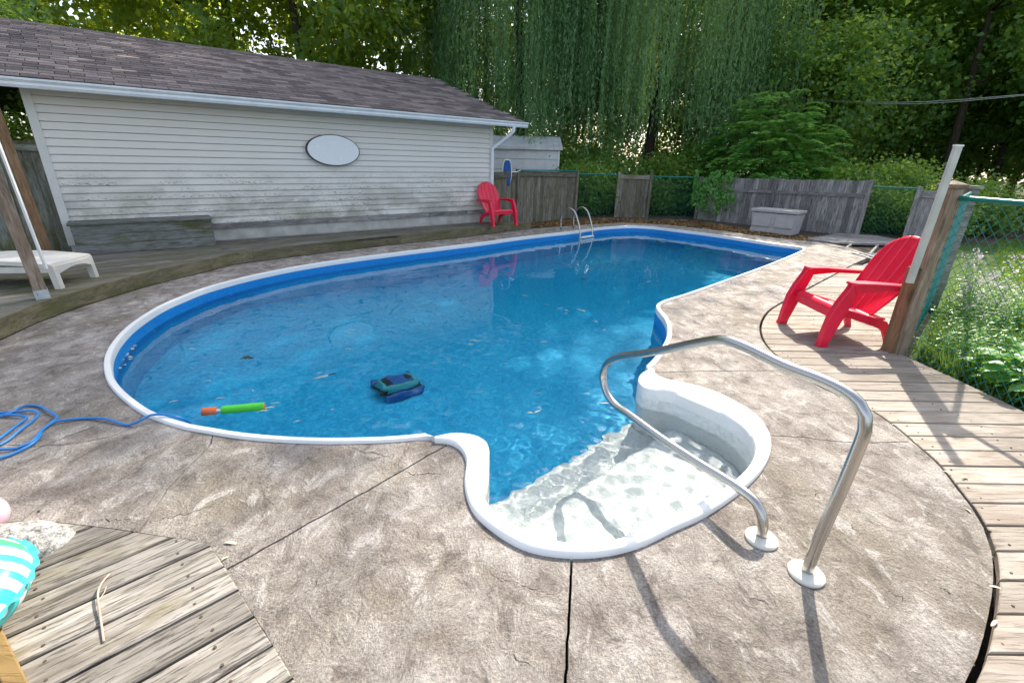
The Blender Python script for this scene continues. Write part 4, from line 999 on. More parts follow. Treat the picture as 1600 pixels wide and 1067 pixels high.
for x in (.0, .15, .6): MB().tube([(ra[0] + x, ra[1] - .02, .006), (ra[0] + x + .01, ra[1] + .55, .022)], .011, 6).go('side_bar', 'wire_grey', rk)

# ================================================================== THINGS IN AND AROUND THE WATER
RZ = floor_z(-1, 4)
rc = gr(622, 606, RZ)
rb = empty('pool_cleaner', (rc[0], rc[1], RZ), math.radians(36), label='blue and turquoise robotic pool cleaner on the pool floor', cat='pool cleaner')
MB().box((0, 0, .075), (.46, .34, .05)).go('chassis', 'robot_dark', rb, local=True, bevel=.02)
for y in (-.185, .185):
    P = [(-.2, y, .05), (-.2, y, .09), (.2, y, .09), (.2, y, .05)]
    MB().tube([(-.22, y, .055), (.22, y, .055)], .05, 14).go('brush', 'robot_blue', rb, smooth=.8, local=True)
prof = [(.195, .135, .10), (.215, .15, .13), (.21, .145, .19), (.19, .125, .215)]
P = []
for hx, hy, z in prof:
    for i in range(24):
        a = 2 * PI * i / 24; ca, sa = math.cos(a), math.sin(a); P.append((hx * abs(ca) ** .5 * math.copysign(1, ca), hy * abs(sa) ** .5 * math.copysign(1, sa), z))
mb = MB().grid(P, 4, 24, closed=True); mb.f.append(tuple(72 + i for i in range(24))); mb.go('shell', 'robot_teal', rb, smooth=.8, local=True)
P2_ = [(x * .86, y * .84) for x, y, z in P[72:96]]
MB().prism(ccw(P2_), .21, .232, .01).go('lid', 'robot_blue', rb, smooth=.5, local=True)
MB().box((-.12, 0, .232), (.07, .17, .014)).go('window', 'robot_dark', rb, local=True, bevel=.005)
MB().box((.13, .02, .233), (.05, .10, .012)).go('handle', 'robot_dark', rb, local=True, bevel=.004)
MB().box((.02, -.149, .15), (.12, .01, .03)).go('vent', 'robot_blue', rb, local=True); rb.scale = (.9, .9, .78)
# foam water squirter
ta = g(316, 644, WATER + .012); tb = g(414, 635, WATER + .012); td = (tb - ta); TL = np.linalg.norm(td); td /= TL
sq = empty('foam_squirter', tuple(ta), label='green foam water squirter with orange end floating on the pool', cat='pool toy')
q = lambda t: ta + td * t
MB().tube([q(TL * .31), q(TL * .315), q(TL * .985), q(TL * .99)], [.028, .031, .031, .028], 18).go('barrel', 'foam_green', sq, smooth=.9)
MB().tube([q(TL * .99), q(TL)], .022, 16).go('nozzle', 'foam_orange', sq, smooth=.9)
MB().tube([q(0), q(.006), q(TL * .21), q(TL * .225)], [.026, .030, .030, .027], 18).go('grip', 'foam_orange', sq, smooth=.9)
MB().tube([q(TL * .22), q(TL * .32)], .012, 10).go('plunger', 'white_coping', sq, smooth=.9)
# white wand under the surface
a = g(491, 594, WATER - .02); b = g(513, 588, WATER - .02); d_ = b - a
wd = empty('pool_thermometer', tuple(a), label='small white pool thermometer with dark end drifting left of the cleaner', cat='thermometer')
MB().tube([a, a + d_ * .1, a + d_ * .8, b], [.006, .012, .014, .009], 10).go('float', 'white_coping', wd, smooth=True)
MB().tube([b, b + d_ * .5], .006, 8).go('stem', 'robot_dark', wd)
# blue cable
def c7(l): return [(x / 3.5575, 420 + y / 3.5575) for x, y in l]
path = c7([(1072, 888), (1050, 850), (1000, 827), (920, 810), (840, 812), (775, 845), (715, 868), (660, 855), (580, 832), (480, 830), (380, 838), (300, 850), (245, 885), (215, 940), (160, 985), (90, 1020), (0, 1052), (-160, 1080), (-260, 1040), (-180, 1000), (0, 1003), (90, 998), (170, 965), (230, 900), (290, 850), (318, 828), (270, 790), (200, 760), (130, 762), (60, 800), (-40, 830), (-150, 860), (-120, 810), (0, 800), (90, 795), (180, 787), (213, 800), (180, 845), (110, 895), (40, 955), (-60, 1000), (-190, 960), (-120, 880), (0, 815), (110, 815), (150, 822), (80, 880), (0, 940), (-80, 1000)])
pts = []
for i, (x, y) in enumerate(path):
    z = (.009 + .004 * (i % 3)) if i > 4 else (.045, .03, .045, .06, .055)[i] * (1 if i else 1)
    if i < 6: z = (WATER - .01, -.05, .01, .035, .04, .03)[i]
    pts.append(g(x, y, z))
o = MB().tube(spline(pts, .03), .0075, 8).go('power_cable', 'cable_blue', smooth=True); tag(o, 'bright blue cleaner cable coiled on concrete and dipping into the pool', 'cable')
# floating willow leaves
lf = MB(); nL = 7; P = []
for i in range(nL):
    t = i / (nL - 1); wv = .0065 * math.sin(t * PI) ** .8 + .0004; P += [(t * .09 - .045, -wv, .002 + .004 * math.sin(t * 5)), (t * .09 - .045, 0, .0005 + .004 * math.sin(t * 5)), (t * .09 - .045, wv, .002 + .004 * math.sin(t * 5))]
lfm = lf.grid(P, nL, 3).mesh('floating_leaf', True)
leafpx = [(500, 583), (465, 658), (545, 545), (420, 637), (410, 642), (240, 517), (270, 496), (309, 480), (330, 487), (362, 461), (395, 505), (455, 470), (470, 476), (535, 445), (575, 455), (615, 452), (640, 434), (660, 486), (680, 568), (700, 562), (702, 566), (725, 570), (745, 533), (738, 532), (650, 484), (600, 505), (545, 520), (552, 516), (490, 475), (770, 430), (820, 462), (850, 534), (855, 476), (875, 482), (885, 485), (905, 484), (912, 486), (930, 502), (945, 515), (900, 535), (885, 490), (790, 568), (830, 645), (840, 643), (840, 615), (753, 612), (917, 615), (945, 630), (842, 555), (795, 445), (720, 470), (735, 538), (960, 412), (1042, 405), (1060, 407), (1028, 419), (1043, 417), (1010, 430), (960, 450), (300, 545), (325, 595), (272, 627), (345, 622), (430, 630), (395, 610), (520, 640), (300, 575)]
for i, (x, y) in enumerate(leafpx):
    p = g(x, y, WATER + .002); sc_ = random.uniform(.4, 1.0)
    o = link('floating_leaf', lfm, 'leaf_pale', None, Matrix.Translation(p) @ Matrix.Rotation(random.choice([.1, .5, 2.6, 3.0, 1.2]) + random.uniform(-.4, .4), 4, 'Z') @ Matrix.Diagonal((sc_, sc_ * random.uniform(.8, 1.4), 1, 1)))
    tag(o, 'thin pale willow leaf floating on the blue pool water', 'leaf', 'willow leaves floating on the pool')
clm = MB(); 
for i in range(16):
    a = random.uniform(0, 6.28); r_ = random.uniform(0, .05); clm.box((r_ * math.cos(a), r_ * math.sin(a) * .7, random.uniform(0, .012)), (.05, .014, .003), random.uniform(0, 6))
for (x, y), lab in (((386, 560), 'dark sodden leaf clump floating above the foam squirter'), ((912, 437), 'dark leaf clump drifting in the far part of the pool')):
    o = link('leaf_clump', clm.mesh('leaf_clump'), 'leaf_dark', None, Matrix.Translation(g(x, y, WATER - .01))); tag(o, lab, 'leaf clump')
for i, (x, y) in enumerate([(186, 575), (189, 566), (192, 562), (197, 556), (199, 553), (203, 558), (205, 561), (194, 570), (210, 541), (207, 545)]):
    o = link('petal', lfm, 'leaf_pale', None, Matrix.Translation(g(x, y, WATER + .003)) @ Matrix.Rotation(i * 1.3, 4, 'Z') @ Matrix.Diagonal((.5, 2.0, 1, 1))); tag(o, 'small yellowish petal gathered at the curved left end of the pool', 'petal', 'petals at the left pool end')
# fallen leaves on concrete
for i, (x, y, s_) in enumerate([(362, 848, .7), (352, 872, .4), (117, 543, .5), (790, 841, .5), (255, 700, .3), (640, 905, .25), (1506, 745, .5), (1512, 797, .5), (1554, 917, .5), (1553, 973, .5), (1429, 690, .4), (1480, 738, .5), (1395, 663, .4)]):
    o = link('fallen_leaf', lfm, 'leaf_brown', None, Matrix.Translation(g(x, y, .002)) @ Matrix.Rotation(i * 1.1, 4, 'Z') @ Matrix.Diagonal((s_, s_ * 1.6, 1, 1))); tag(o, 'small dry brown leaf lying on the concrete deck', 'leaf', 'dry leaves on the concrete')

# ================================================================== BOTTOM LEFT THINGS
rkc = g(22, 856)
bo = MB(); nu, nv = 15, 28; P = []
r_ = np.random.default_rng(3); ph = r_.uniform(0, 6, 6)
for i in range(nu):
    t = PI / 2 * (1 - i / (nu - 1))
    for j in range(nv):
        a = 2 * PI * j / nv; rr = .215 * (1 + .10 * math.sin(2 * a + ph[0]) + .06 * math.sin(3 * a + ph[1]) + .03 * math.sin(7 * a + ph[2])); c_ = math.sin(t) if False else math.cos(PI / 2 - t)
        P.append((rr * c_ ** .6 * 1.0 * math.cos(a) if c_ > 0 else 0, rr * .72 * (c_ ** .6 if c_ > 0 else 0) * math.sin(a), .075 * math.cos(t) ** .8 + .005 * math.sin(9 * a + 5 * t)))
o = bo.grid(P, nu, nv, closed=True).go('boulder', 'granite', None, True, Matrix.Translation((rkc[0] - .04, rkc[1] - .02, -.012)) @ Matrix.Rotation(.2, 4, 'Z')); tag(o, 'speckled granite boulder at the corner of the sun deck', 'boulder')
fc = np.array([-1.86, 1.06, .10])
fl = empty('swim_ring', (fc[0], fc[1], .004), label='inflatable swim ring printed with teal and green leaves on the sun deck', cat='swim ring')
P = []
for i in range(40):
    a = 2 * PI * i / 40
    for j in range(16):
        b = 2 * PI * j / 16; rr = .185 + .085 * math.cos(b) + (.004 * math.sin(a * 20) if abs(math.cos(b)) > .8 else 0); P.append((rr * math.cos(a), rr * math.sin(a), .085 * math.sin(b)))
TM = Matrix.Translation((fc[0], fc[1], .118)) @ Matrix.Rotation(.12, 4, 'X') @ Matrix.Rotation(-.10, 4, 'Y')
mb = MB().grid(P, 40, 16, closed=True); n0 = 39 * 16; mb.f += [(n0 + j, n0 + (j + 1) % 16, (j + 1) % 16, j) for j in range(16)]; mb.go('tube', 'printed_vinyl', fl, True, TM)
P = []
for i in range(161):
    a = 2 * PI * i / 160
    for rr, z in ((.268, 0), (.288, .008 * math.sin(a * 26))): P.append((rr * math.cos(a), rr * math.sin(a), z))
MB().grid(P, 161, 2).go('seam_frill', 'robot_teal', fl, True, TM)
pk = g(-20, 838); o = MB().lathe([(.0, 0)] + [(.08 * math.sin(t), .08 - .08 * math.cos(t)) for t in np.linspace(.2, 2.9, 12)] + [(.012, .16), (.01, .17), (0, .171)], (pk[0] - .02, pk[1] + .03, 0.0), 22).go('beach_ball', 'pink_vinyl', None, True); tag(o, 'pale pink inflatable ball behind the granite boulder', 'ball')
a = g(-6, 1003, .03); b = g(26, 1072, .03); o = MB().beam(a - (b - a) * .5, b + (b - a) * .8, .045, .045).go('timber_offcut', 'yellow_wood', bevel=.004); tag(o, 'yellowish timber offcut lying on the sun deck beside the swim ring', 'timber')
tw = empty('twig', tuple(g(160, 1000, .008)), label='thin forked dry twig lying on the sun deck planks', cat='twig')
MB().tube(spline([g(162, 1002, .01), g(157, 965, .014), (g(153, 935, .02)), g(154, 920, .02), g(163, 905, .016), g(171, 897, .014)], .02), [.004] * 1 and .0035, 6).go('stem', 'twig_wood', tw)
MB().tube(spline([g(155, 937, .02), g(163, 925, .016), g(166, 916, .012)], .02), .002, 5).go('side_stem', 'twig_wood', tw)

# ================================================================== PLANTS
def leaf_arrays(cen, dirs, nrm, L, W, fold=.25):
    """rhombic leaves; arrays (n,3); L, W arrays. Returns verts, quads as two tris"""
    n = len(cen); dirs = dirs / (np.linalg.norm(dirs, axis=1)[:, None] + 1e-9); side = np.cross(dirs, nrm); side /= np.linalg.norm(side, axis=1)[:, None] + 1e-9
    up = np.cross(side, dirs); L = L[:, None]; W = W[:, None]
    a = cen - dirs * L * .5; c = cen + dirs * L * .5; m = cen - dirs * L * .05
    b = m + side * W * .5 + up * W * fold; d = m - side * W * .5 + up * W * fold
    V_ = np.stack([a, b, c, d], 1).reshape(-1, 3); i = np.arange(n)[:, None] * 4
    F_ = np.concatenate([i + [0, 1, 2], i + [0, 2, 3]], 1).reshape(-1, 3); return V_, F_
def np_mesh(name, V_, F_, smooth=False):
    me = bpy.data.meshes.new(name); me.vertices.add(len(V_)); me.vertices.foreach_set('co', V_.astype(np.float32).ravel()); k_ = F_.shape[1]
    me.loops.add(F_.size); me.loops.foreach_set('vertex_index', F_.astype(np.int32).ravel()); me.polygons.add(len(F_))
    me.polygons.foreach_set('loop_start', np.arange(0, F_.size, k_, dtype=np.int32)); me.polygons.foreach_set('loop_total', np.full(len(F_), k_, dtype=np.int32)); me.update(calc_edges=True)
    return me
def rand_unit(n, r): v = r.normal(size=(n, 3)); return v / np.linalg.norm(v, axis=1)[:, None]
def crown_mesh(name, seed, R, H, z0, ncl, per, L, sig=.55, flat=.7, shell=.35):
    r = np.random.default_rng(seed); c = rand_unit(ncl, r) * (r.uniform(shell, 1, ncl) ** .6)[:, None]; c = c * [R, R, H / 2] + [0, 0, z0 + H / 2]
    sg = sig * r.uniform(.6, 1.4, ncl); idx = np.repeat(np.arange(ncl), per); n = len(idx)
    p = c[idx] + r.normal(size=(n, 3)) * sg[idx][:, None] * [1, 1, flat]
    out = p - np.array([0, 0, z0 + H * .4]); out /= np.linalg.norm(out, axis=1)[:, None]; nr = rand_unit(n, r) * .8 + np.array([0, 0, .75]) + out * .3
    d = np.cross(nr, rand_unit(n, r)); d[:, 2] -= .35; l = L * r.uniform(.6, 1.3, n)
    return np_mesh(name, *leaf_arrays(p, d, nr, l, l * r.uniform(.6, .85, n)))
def trunk_mb(seed, H, r0, nb, R, lean=.5):
    r = random.Random(seed); mb = MB(); lx_, ly_ = r.uniform(-lean, lean), r.uniform(-lean, lean)
    P = [(lx_ * (t ** 1.5) + .12 * math.sin(3 * t + seed), ly_ * t ** 1.5 + .1 * math.sin(4 * t + seed), H * t) for t in np.linspace(0, 1, 10)]
    mb.tube(P, [r0 * (1.25 if i == 0 else 1) * (1 - .82 * i / 9) for i in range(10)], 9)
    for i in range(nb):
        k_ = r.randint(3, 8); b = Vector(P[k_]); a = r.uniform(0, 6.28); Lb = R * r.uniform(.5, .9); up_ = r.uniform(.3, .8)
        q = [b + Vector((math.cos(a) * Lb * t, math.sin(a) * Lb * t, Lb * up_ * t ** 1.3)) + Vector((r.uniform(-.1, .1), r.uniform(-.1, .1), 0)) * (t > 0) for t in np.linspace(0, 1, 6)]
        rr = r0 * (1 - .082 * k_) * .5; mb.tube(q, [rr * (1 - .8 * t) for t in np.linspace(0, 1, 6)], 6)
    return mb
def copy_tree(rt, loc, rz, sc_=1, label=None):
    q = rt.copy(); C.objects.link(q); q.location = loc; q.rotation_euler = (0, 0, rz); q.scale = (sc_, sc_, sc_)
    if label: q['label'] = label
    for c in list(rt.children):
        d = c.copy(); C.objects.link(d); d.parent = q
    return q
def make_tree(name, seed, H, R, z0, ncl, per, L, mat, r0, label, group, cat='tree', nb=7, **kw):
    rt = empty(name, (0, 0, -.1), label=label, cat=cat, group=group)
    link('trunk', trunk_mb(seed, H * .85, r0, nb, R).mesh('trunk', True), 'bark', rt, None, True)
    link('crown', crown_mesh('crown', seed, R, H - z0, z0, ncl, per, L, **kw), mat, rt, None, True)
    return rt
# --- woods far right and behind: a few kinds copied
WG = 'trees of the wood behind the fence'
kinds = [make_tree('wood_tree', 11, 15.5, 4.6, 3.8, 92, 150, .25, 'wood_leaf', .24, 'tall leafy green tree in the dense wood behind the fences', WG),
         make_tree('wood_tree', 12, 13.5, 4.0, 3.2, 84, 150, .23, 'wood_leaf', .18, 'tall leafy green tree in the dense wood behind the fences', WG),
         make_tree('maple_tree', 13, 16, 5.0, 2.5, 95, 190, .26, 'maple_leaf', .28, 'dark broad-leaved maple tree beyond the garage roof', 'maples behind the garage'),
         make_tree('young_tree', 14, 7.5, 2.8, .8, 62, 140, .19, 'wood_leaf', .09, 'low dense young tree filling the wood edge behind the fence', 'young trees at the wood edge', nb=9)]
used = [False] * 4
def plant(k_, x, y, s_=1.0):
    rz = random.uniform(0, 6.28)
    if not used[k_]: used[k_] = True; o = kinds[k_]; o.location = (x, y, -.12); o.rotation_euler = (0, 0, rz); o.scale = (s_,) * 3; return o
    return copy_tree(kinds[k_], (x, y, -.12), rz, s_)
for k_, x, y, s_ in [(0, 14, 27, 1.0), (1, 22.5, 23.5, .95), (1, 12.5, 25.5, .85), (0, 16.5, 23.6, .9), (0, 17, 20, .8), (1, 19.5, 16.8, .85), (0, 24, 15, .85), (1, 11.5, 21.5, .8), (0, 20.8, 27, 1.0), (1, 25, 21.5, 1.0), (0, 29, 25, 1.0), (1, 19, 24.5, .95), (0, 24, 27, 1.05), (1, 11, 31, 1.1), (0, 18, 33, 1.2), (1, 30, 30, 1.2), (0, 26, 36, 1.3), (1, 34, 23, 1.0), (0, 38, 30, 1.2), (1, 27, 20, .9), (0, 40, 18, 1.0),
                     (0, 33, 14, .9), (1, 46, 25, 1.2), (1, 22, 45, 1.4), (0, 34, 44, 1.5), (1, 46, 38, 1.4), (0, 40, 9, .9),
                     (2, -11, 21, 1.0), (2, -5.5, 23.5, 1.05), (2, -16, 18, 1.0), (2, -20, 26, 1.2), (2, -7.5, 18.5, .8), (2, -1.5, 27, .95), (2, -23, 16, 1.1), (2, -30, 24, 1.3), (2, 5, 28, .95)]:
    plant(k_, x, y, s_)
for x, y, s_ in [(11.0, 19.5, .9), (13, 22.5, .95), (10, 24, 1.0), (7, 25.5, .9), (3.5, 26, .8), (0, 26.5, .8), (26, 15, .9), (30, 18, 1.1), (24, 10.5, .7), (-8, 24, .8), (-13, 20, .7), (16, 23.5, 1.0), (-11.5, 10.5, .7), (-14, 13.5, .8), (-13, 8, .7), (20, 24.5, .9), (17.5, 27.5, 1.0), (23.5, 25.5, 1.0), (22, 30, 1.2), (28, 28, 1.1), (34, 26, 1.2), (16, 30, 1.1), (26, 33, 1.3), (38, 23, 1.2), (32, 33, 1.3), (42, 14, 1.2), (36, 18, 1.2)]:
    plant(3, x, y, s_)
# --- willows
def willow(seed, R, zt, nb, strands, label):
    r = np.random.default_rng(seed); rt = empty('willow_tree', (0, 0, -.1), label=label, cat='tree', group='weeping willows')
    link('trunk', trunk_mb(seed, zt * .75, .24, 10, R * .9, .8).mesh('trunk', True), 'bark', rt, None, True)
    cen = []; dr_ = []; nn_ = []; ll = []; st = MB()
    for i in range(nb):
        a = r.uniform(0, 2 * PI); rad = R * math.sqrt(r.uniform(.12, 1)); bz = zt * (1 - .45 * (rad / R) ** 2) * r.uniform(.72, 1.0); bx_, by_ = rad * math.cos(a), rad * math.sin(a)
        low = r.uniform(1.3, 3.6) if rad > R * .5 else r.uniform(2, 5)
        for s_ in range(strands):
            x0 = bx_ + r.normal(0, .27); y0 = by_ + r.normal(0, .27); z1 = bz + r.normal(0, .3); zb = low + abs(r.normal(0, .9)); Ls = max(.8, z1 - zb)
            n = int(Ls * 17); t = np.sort(r.uniform(0, 1, n)); cv = r.normal(0, .16, 2)
            cc_ = np.stack([x0 + cv[0] * t + .035 * np.sin(t * 9 + s_), y0 + cv[1] * t + .035 * np.cos(t * 8 + s_), z1 - Ls * t], 1) + r.normal(0, .022, (n, 3))
            cen.append(cc_); d = r.normal(0, .42, (n, 3)); d[:, 2] = -1; dr_.append(d); nn_.append(rand_unit(n, r) + [0, 0, .2]); ll.append(r.uniform(.09, .17, n))
    cen = np.concatenate(cen); l = np.concatenate(ll)
    me = np_mesh('crown', *leaf_arrays(cen, np.concatenate(dr_), np.concatenate(nn_), l, l * .22, .15))
    # upper leafy cap that the strands hang from
    link('crown', me, 'willow_leaf_live', rt, None, True)
    cap = crown_mesh('upper_crown', seed + 5, R * .85, zt * .36, zt * .66, 110, 170, .2, .6)
    link('upper_crown', cap, 'willow_leaf_live', rt, None, True)
    return rt
wl1 = willow(21, 4.7, 18.3, 100, 20, 'weeping willow with long green strands hanging behind the shed')
wl1.location = (.2, 22.0, -.12)
w2 = copy_tree(wl1, (5.6, 21.2, -.12), 2.2, 1.0, 'weeping willow with long green strands behind the narrow fence panel')
# --- shrubs and undergrowth behind the fences
def shrub_mesh(seed, R, H, nst, L, pin=True):
    r = np.random.default_rng(seed); cen = []; d_ = []; n_ = []; l_ = []
    for i in range(nst):
        a = r.uniform(0, 6.28); rad = R * math.sqrt(r.uniform(0, 1)); zz = H * math.sqrt(max(.02, 1 - (rad / R) ** 2)) * r.uniform(.25, 1.0)
        p = np.array([rad * math.cos(a), rad * math.sin(a), zz]); fd = np.array([math.cos(a + r.normal(0, .6)), math.sin(a + r.normal(0, .6)), r.uniform(.15, .9)]); Lf = r.uniform(.35, .65)
        sd_ = np.cross(fd, [0, 0, 1]); sd_ /= np.linalg.norm(sd_)
        for t in np.linspace(.1, 1, 9):
            q = p + fd * Lf * t + np.array([0, 0, -.6 * Lf * t * t])
            for s_ in (-1, 1):
                cen.append(q + sd_ * s_ * L * .5 + r.normal(0, .008, 3)); d_.append(sd_ * s_ + fd * .5 + np.array([0, 0, -.35])); n_.append(np.array([0, 0, 1.]) + r.normal(0, .25, 3)); l_.append(L * r.uniform(.8, 1.2) * (1.1 - .5 * abs(t - .5)))
    cen = np.array(cen); l_ = np.array(l_); return np_mesh('crown', *leaf_arrays(cen, np.array(d_), np.array(n_), l_, l_ * .5, .15))
def stems_mb(seed, H, R, n):
    r = random.Random(seed); mb = MB()
    for i in range(n):
        a = r.uniform(0, 6.28); q = R * r.uniform(.2, .8); mb.tube([(.1 * math.cos(a), .1 * math.sin(a), 0), (q * .4 * math.cos(a), q * .4 * math.sin(a), H * .5), (q * math.cos(a), q * math.sin(a), H * r.uniform(.7, .95))], [.03, .022, .008], 6)
    return mb
sr = empty('sumac_shrub', (0, 0, -.1), label='large bright green sumac-like shrub with drooping fronds behind the grey fence', cat='shrub')
link('stem', stems_mb(5, 3.0, 1.7, 9).mesh('stem', True), 'bark', sr, None, True); link('crown', shrub_mesh(31, 2.0, 3.5, 620, .21), 'shrub_leaf', sr, None, True)
sr.location = (8.3, 16.7, -.12); sr.scale = (1.1, 1.1, 1.1)
s2 = copy_tree(sr, (6.6, 18.0, -.12), 1.5, .72, 'smaller bright green shrub left of the big sumac at the mesh fence')
us = empty('undergrowth_bush', (0, 0, -.1), label='dark leafy bush behind the chain-link fence', cat='bush', group='bushes behind the back fence')
link('stem', stems_mb(6, 1.4, .8, 7).mesh('stem', True), 'bark', us, None, True); link('crown', crown_mesh('crown', 41, 1.15, 2.0, .0, 60, 130, .13, sig=.3), 'wood_leaf', us, None, True)
bl = [(2.4, 16.4, .8), (3.6, 17.3, .9), (4.9, 17.0, .75), (5.6, 17.6, .95), (1.9, 18.6, 1.0), (9.6, 15.2, .85), (10.8, 14.2, .9), (10.0, 13.3, .6), (10.6, 12.3, .62), (7.2, 20, 1.1), (3.2, 20.5, 1.1), (.6, 20.2, 1.2), (-2.5, 19.5, 1.2), (-5, 18.5, 1.2), (14, 9, .6), (12.5, 13.2, .7), (17, 6.5, 1.0), (18.5, 13.5, 1.1), (22, 11.5, 1.3), (25, 13.5, 1.3), (20, 8, 1.3), (8.2, 15.6, .8)]
for i, (x, y, s_) in enumerate(bl):
    if i == 0: us.location = (x, y, -.1); us.scale = (s_,) * 3
    else: copy_tree(us, (x, y, -.1), random.uniform(0, 6), s_)
# vine over the left end of the grey fence
r = np.random.default_rng(55); n = 900; cl_ = r.normal(.07, .09, 26); zc_ = np.abs(r.normal(0, .42, 26)); ci_ = r.integers(0, 26, n); t = np.clip(cl_[ci_] + r.normal(0, .018, n), -.02, .3); fd = (F1 - F0)
p = np.c_[F0[0] + fd[0] * t, F0[1] + fd[1] * t, np.clip(1.28 - zc_[ci_] + r.normal(0, .11, n), .02, 1.7)]; nf = np.array([-.82, -.57, 0]); p += nf * r.uniform(.05, .22, n)[:, None]
nn_ = nf + rand_unit(n, r) * .6; d_ = np.cross(nn_, rand_unit(n, r)); d_[:, 2] -= .6; l = r.uniform(.07, .13, n)
o = link('climbing_vine', np_mesh('climbing_vine', *leaf_arrays(p, d_, nn_, l, l * .8)), 'shrub_leaf'); tag(o, 'leafy green vine hanging over the left end of the grey fence', 'vine')
# --- flower bed right of the fence
def weed(seed, H, ns, spread, L, wr, mat, flower=False, name='leafy_weed', label='', group=''):
    r = np.random.default_rng(seed); rt = empty(name, (0, 0, -.09), label=label, cat='plant', group=group); cen = []; d_ = []; n_ = []; l_ = []; st = MB(); fcen = []
    for i in range(ns):
        a = r.uniform(0, 6.28); q = spread * math.sqrt(r.uniform(0, 1)); h = H * r.uniform(.6, 1.05); b = np.array([q * .4 * math.cos(a), q * .4 * math.sin(a), 0]); tp = np.array([q * math.cos(a), q * math.sin(a), h])
        st.tube([b, (b + tp) / 2 + [0, 0, h * .05], tp], [.004, .0035, .002], 4, False)
        for t in np.linspace(.18, 1, int(h / .055)):
            for s_ in (0, PI):
                an = t * 22 + s_ + i; dd_ = np.array([math.cos(an), math.sin(an), r.uniform(-.2, .45)]); ln = L * (1.15 - .55 * t) * r.uniform(.75, 1.2)
                cen.append(b + (tp - b) * t + dd_ * ln * .5); d_.append(dd_); n_.append(np.array([0, 0, 1.]) + r.normal(0, .3, 3)); l_.append(ln)
        if flower:
            m_ = 22; fc_ = tp + [0, 0, .03] + r.normal(0, 1, (m_, 3)) * [.04, .04, .035]; fcen.append(fc_)
    link('stem', st.mesh('stem'), 'weed_leaf', rt, None, True); l_ = np.array(l_)
    link('foliage', np_mesh('foliage', *leaf_arrays(np.array(cen), np.array(d_), np.array(n_), l_, l_ * wr, .12)), mat, rt, None, True)
    if flower:
        fc_ = np.concatenate(fcen); nq = len(fc_); link('blossom', np_mesh('blossom', *leaf_arrays(fc_, rand_unit(nq, r), rand_unit(nq, r) + [0, -.3, .8], np.full(nq, .024), np.full(nq, .022), .05)), 'petal', rt, None, True)
    return rt
wk = [weed(61, .62, 9, .24, .105, .34, 'weed_leaf', False, 'leafy_weed', 'bushy green weed with narrow leaves in the flower bed behind the mesh', 'weeds in the flower bed'),
      weed(62, .85, 8, .2, .11, .30, 'weed_leaf', True, 'phlox_plant', 'phlox plant with pale lilac flower heads behind the mesh fence', 'flowering phlox in the bed'),
      weed(63, .42, 12, .28, .085, .5, 'hosta_leaf', False, 'ground_weed', 'low bright green leafy weed along the boardwalk edge', 'low weeds along the boardwalk')]
wu = [False] * 3
def sow(k_, x, y, s_):
    if not wu[k_]: wu[k_] = True; o = wk[k_]; o.location = (x, y, -.09); o.scale = (s_,) * 3; o.rotation_euler = (0, 0, random.uniform(0, 6)); return
    copy_tree(wk[k_], (x, y, -.09), random.uniform(0, 6), s_)
r = random.Random(9)
def bedx(y): return 3.55 if y < 3.9 else 3.6 + (y - 3.86) * .98
for i in range(60):
    y = r.uniform(1.6, 5.6); x = bedx(y) + .22 + r.uniform(0, 1) ** 1.3 * 2.1; sow(0, x, y, r.uniform(.55, 1.0) * (1.0 if x > bedx(y) + .5 else .75))
for i in range(58):
    y = r.uniform(1.5, 5.2); x = bedx(y) + .14 + r.uniform(0, .75); sow(2, x, y, r.uniform(.5, .95))
for px, zf in [((1548, 405), .78), ((1562, 412), .75), ((1538, 422), .72), ((1518, 448), .70), ((1540, 455), .68), ((1533, 468), .66), ((1512, 478), .6), ((1535, 492), .58), ((1568, 470), .62), ((1580, 492), .55)]:
    p = aty(*px, 4.3 + r.uniform(-.2, .6)); sow(1, p[0], p[1], max(.6, (p[2] + .09) / .86))
# broad leaves at the right edge
hs = empty('hosta_plant', (0, 0, -.09), label='broad-leaved bright green plant at the boardwalk edge', cat='plant', group='broad-leaved plants at the boardwalk edge')
rr_ = np.random.default_rng(77); mb = MB()
for i in range(17):
    a = rr_.uniform(0, 6.28); L_ = rr_.uniform(.10, .17); el = rr_.uniform(.1, .9); hz_ = rr_.uniform(.12, .30); base = np.array([math.cos(a) * .1, math.sin(a) * .1, hz_]); dx = np.array([math.cos(a) * math.cos(el), math.sin(a) * math.cos(el), math.sin(el) * .6]); sd_ = np.cross(dx, [0, 0, 1]); sd_ /= np.linalg.norm(sd_); P = []
    for t in np.linspace(0, 1, 7):
        wv = L_ * .42 * math.sin(PI * t ** .75) + .002; q = base + dx * L_ * t + np.array([0, 0, -.35 * L_ * t * t])
        P += [q - sd_ * wv + [0, 0, .012], q - sd_ * wv * .5 + [0, 0, .004], q, q + sd_ * wv * .5 + [0, 0, .004], q + sd_ * wv + [0, 0, .012]]
    mb.grid(P, 7, 5); st_ = MB()
mb.go('foliage', 'hosta_leaf', hs, True, local=True)
for i, px in enumerate([(1582, 575), (1597, 600), (1570, 600), (1600, 560), (1592, 618), (1560, 585)]):
    p = g(*px, .05); x = max(p[0], 3.72)
    if i == 0: hs.location = (x, p[1], -.09)
    else: copy_tree(hs, (x, p[1], -.09), i * 1.1, .9 + .1 * (i % 3))
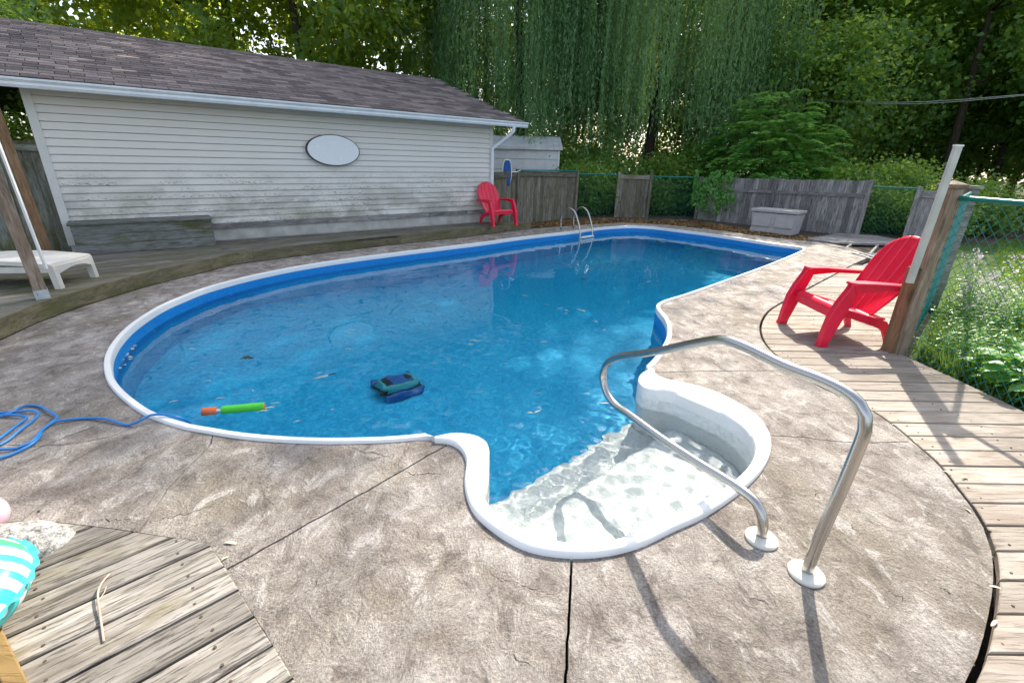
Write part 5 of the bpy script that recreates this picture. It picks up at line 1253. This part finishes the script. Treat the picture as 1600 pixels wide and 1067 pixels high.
# --- grass: lawn beyond the bed plus tufts along the boardwalk
r = np.random.default_rng(88)
def grass(name, x0, x1, y0, y1, n, h, keep, label):
    x = r.uniform(x0, x1, n); y = r.uniform(y0, y1, n); m_ = np.array([keep(a, b) for a, b in zip(x, y)]); x = x[m_]; y = y[m_]; n = len(x); hh = h * r.uniform(.5, 1.3, n)
    d = np.c_[r.normal(0, .35, n), r.normal(0, .35, n), np.ones(n)]; cen = np.c_[x, y, hh * .5 - .09]; o = link(name, np_mesh(name, *leaf_arrays(cen, d, rand_unit(n, r), hh, np.full(n, .009) + .03 * h * r.uniform(.3, 1, n), .1)), 'grass_blade'); tag(o, label, 'grass', None, 'stuff'); return o
o = grass('lawn_grass', 4.2, 15, 4.0, 11.5, 95000, .12, lambda a, b: a > 3.9 + (b - 3.86) * .95 + .5, 'sunlit lawn grass beyond the flower bed'); 
grass('edge_grass', 3.5, 6.2, 1.0, 6.2, 26000, .20, lambda a, b: a > bedx(b) + .03, 'rough grass between the flower bed plants')
# leaf litter behind the pool
r = np.random.default_rng(99); n = 5200; lit = ccw(G2([(800, 349), (845, 351), (974, 347), (1120, 358.5), (1250, 374), (1300, 377), (1345, 366), (1240, 364), (1088, 341), (960, 337), (896, 338), (806, 347)]))
xs_ = r.uniform(min(p[0] for p in lit), max(p[0] for p in lit), n * 3); ys_ = r.uniform(min(p[1] for p in lit), max(p[1] for p in lit), n * 3); m_ = [inside((a, b), lit) for a, b in zip(xs_, ys_)]
p = np.c_[xs_[m_], ys_[m_]]; n = len(p); p = np.c_[p, r.uniform(-.085, -.06, n)]
l = r.uniform(.04, .11, n); o = link('leaf_litter', np_mesh('leaf_litter', *leaf_arrays(p, rand_unit(n, r) * [1, 1, .15], rand_unit(n, r) * .35 + [0, 0, 1], l, l * .45)), 'leaf_brown'); tag(o, 'dry brown leaf litter on the ground behind the pool', 'leaf litter', None, 'stuff')
# --- overhead wires
for (xa, ya, xb, yb, nm) in ((1292, 157, 1605, 147.5, 'upper thin overhead wire crossing the wood at right'), (1318, 160, 1605, 149, 'lower thin overhead wire crossing the wood at right')):
    a = aty(xa, ya, 18.5); b = aty(xb, yb, 13.0); P = [a + (b - a) * t + np.array([0, 0, -.12 * math.sin(PI * t)]) for t in np.linspace(-.4, 1.6, 15)]
    o = MB().tube(P, .008, 6).go('overhead_wire', 'wire_grey'); tag(o, nm, 'wire')
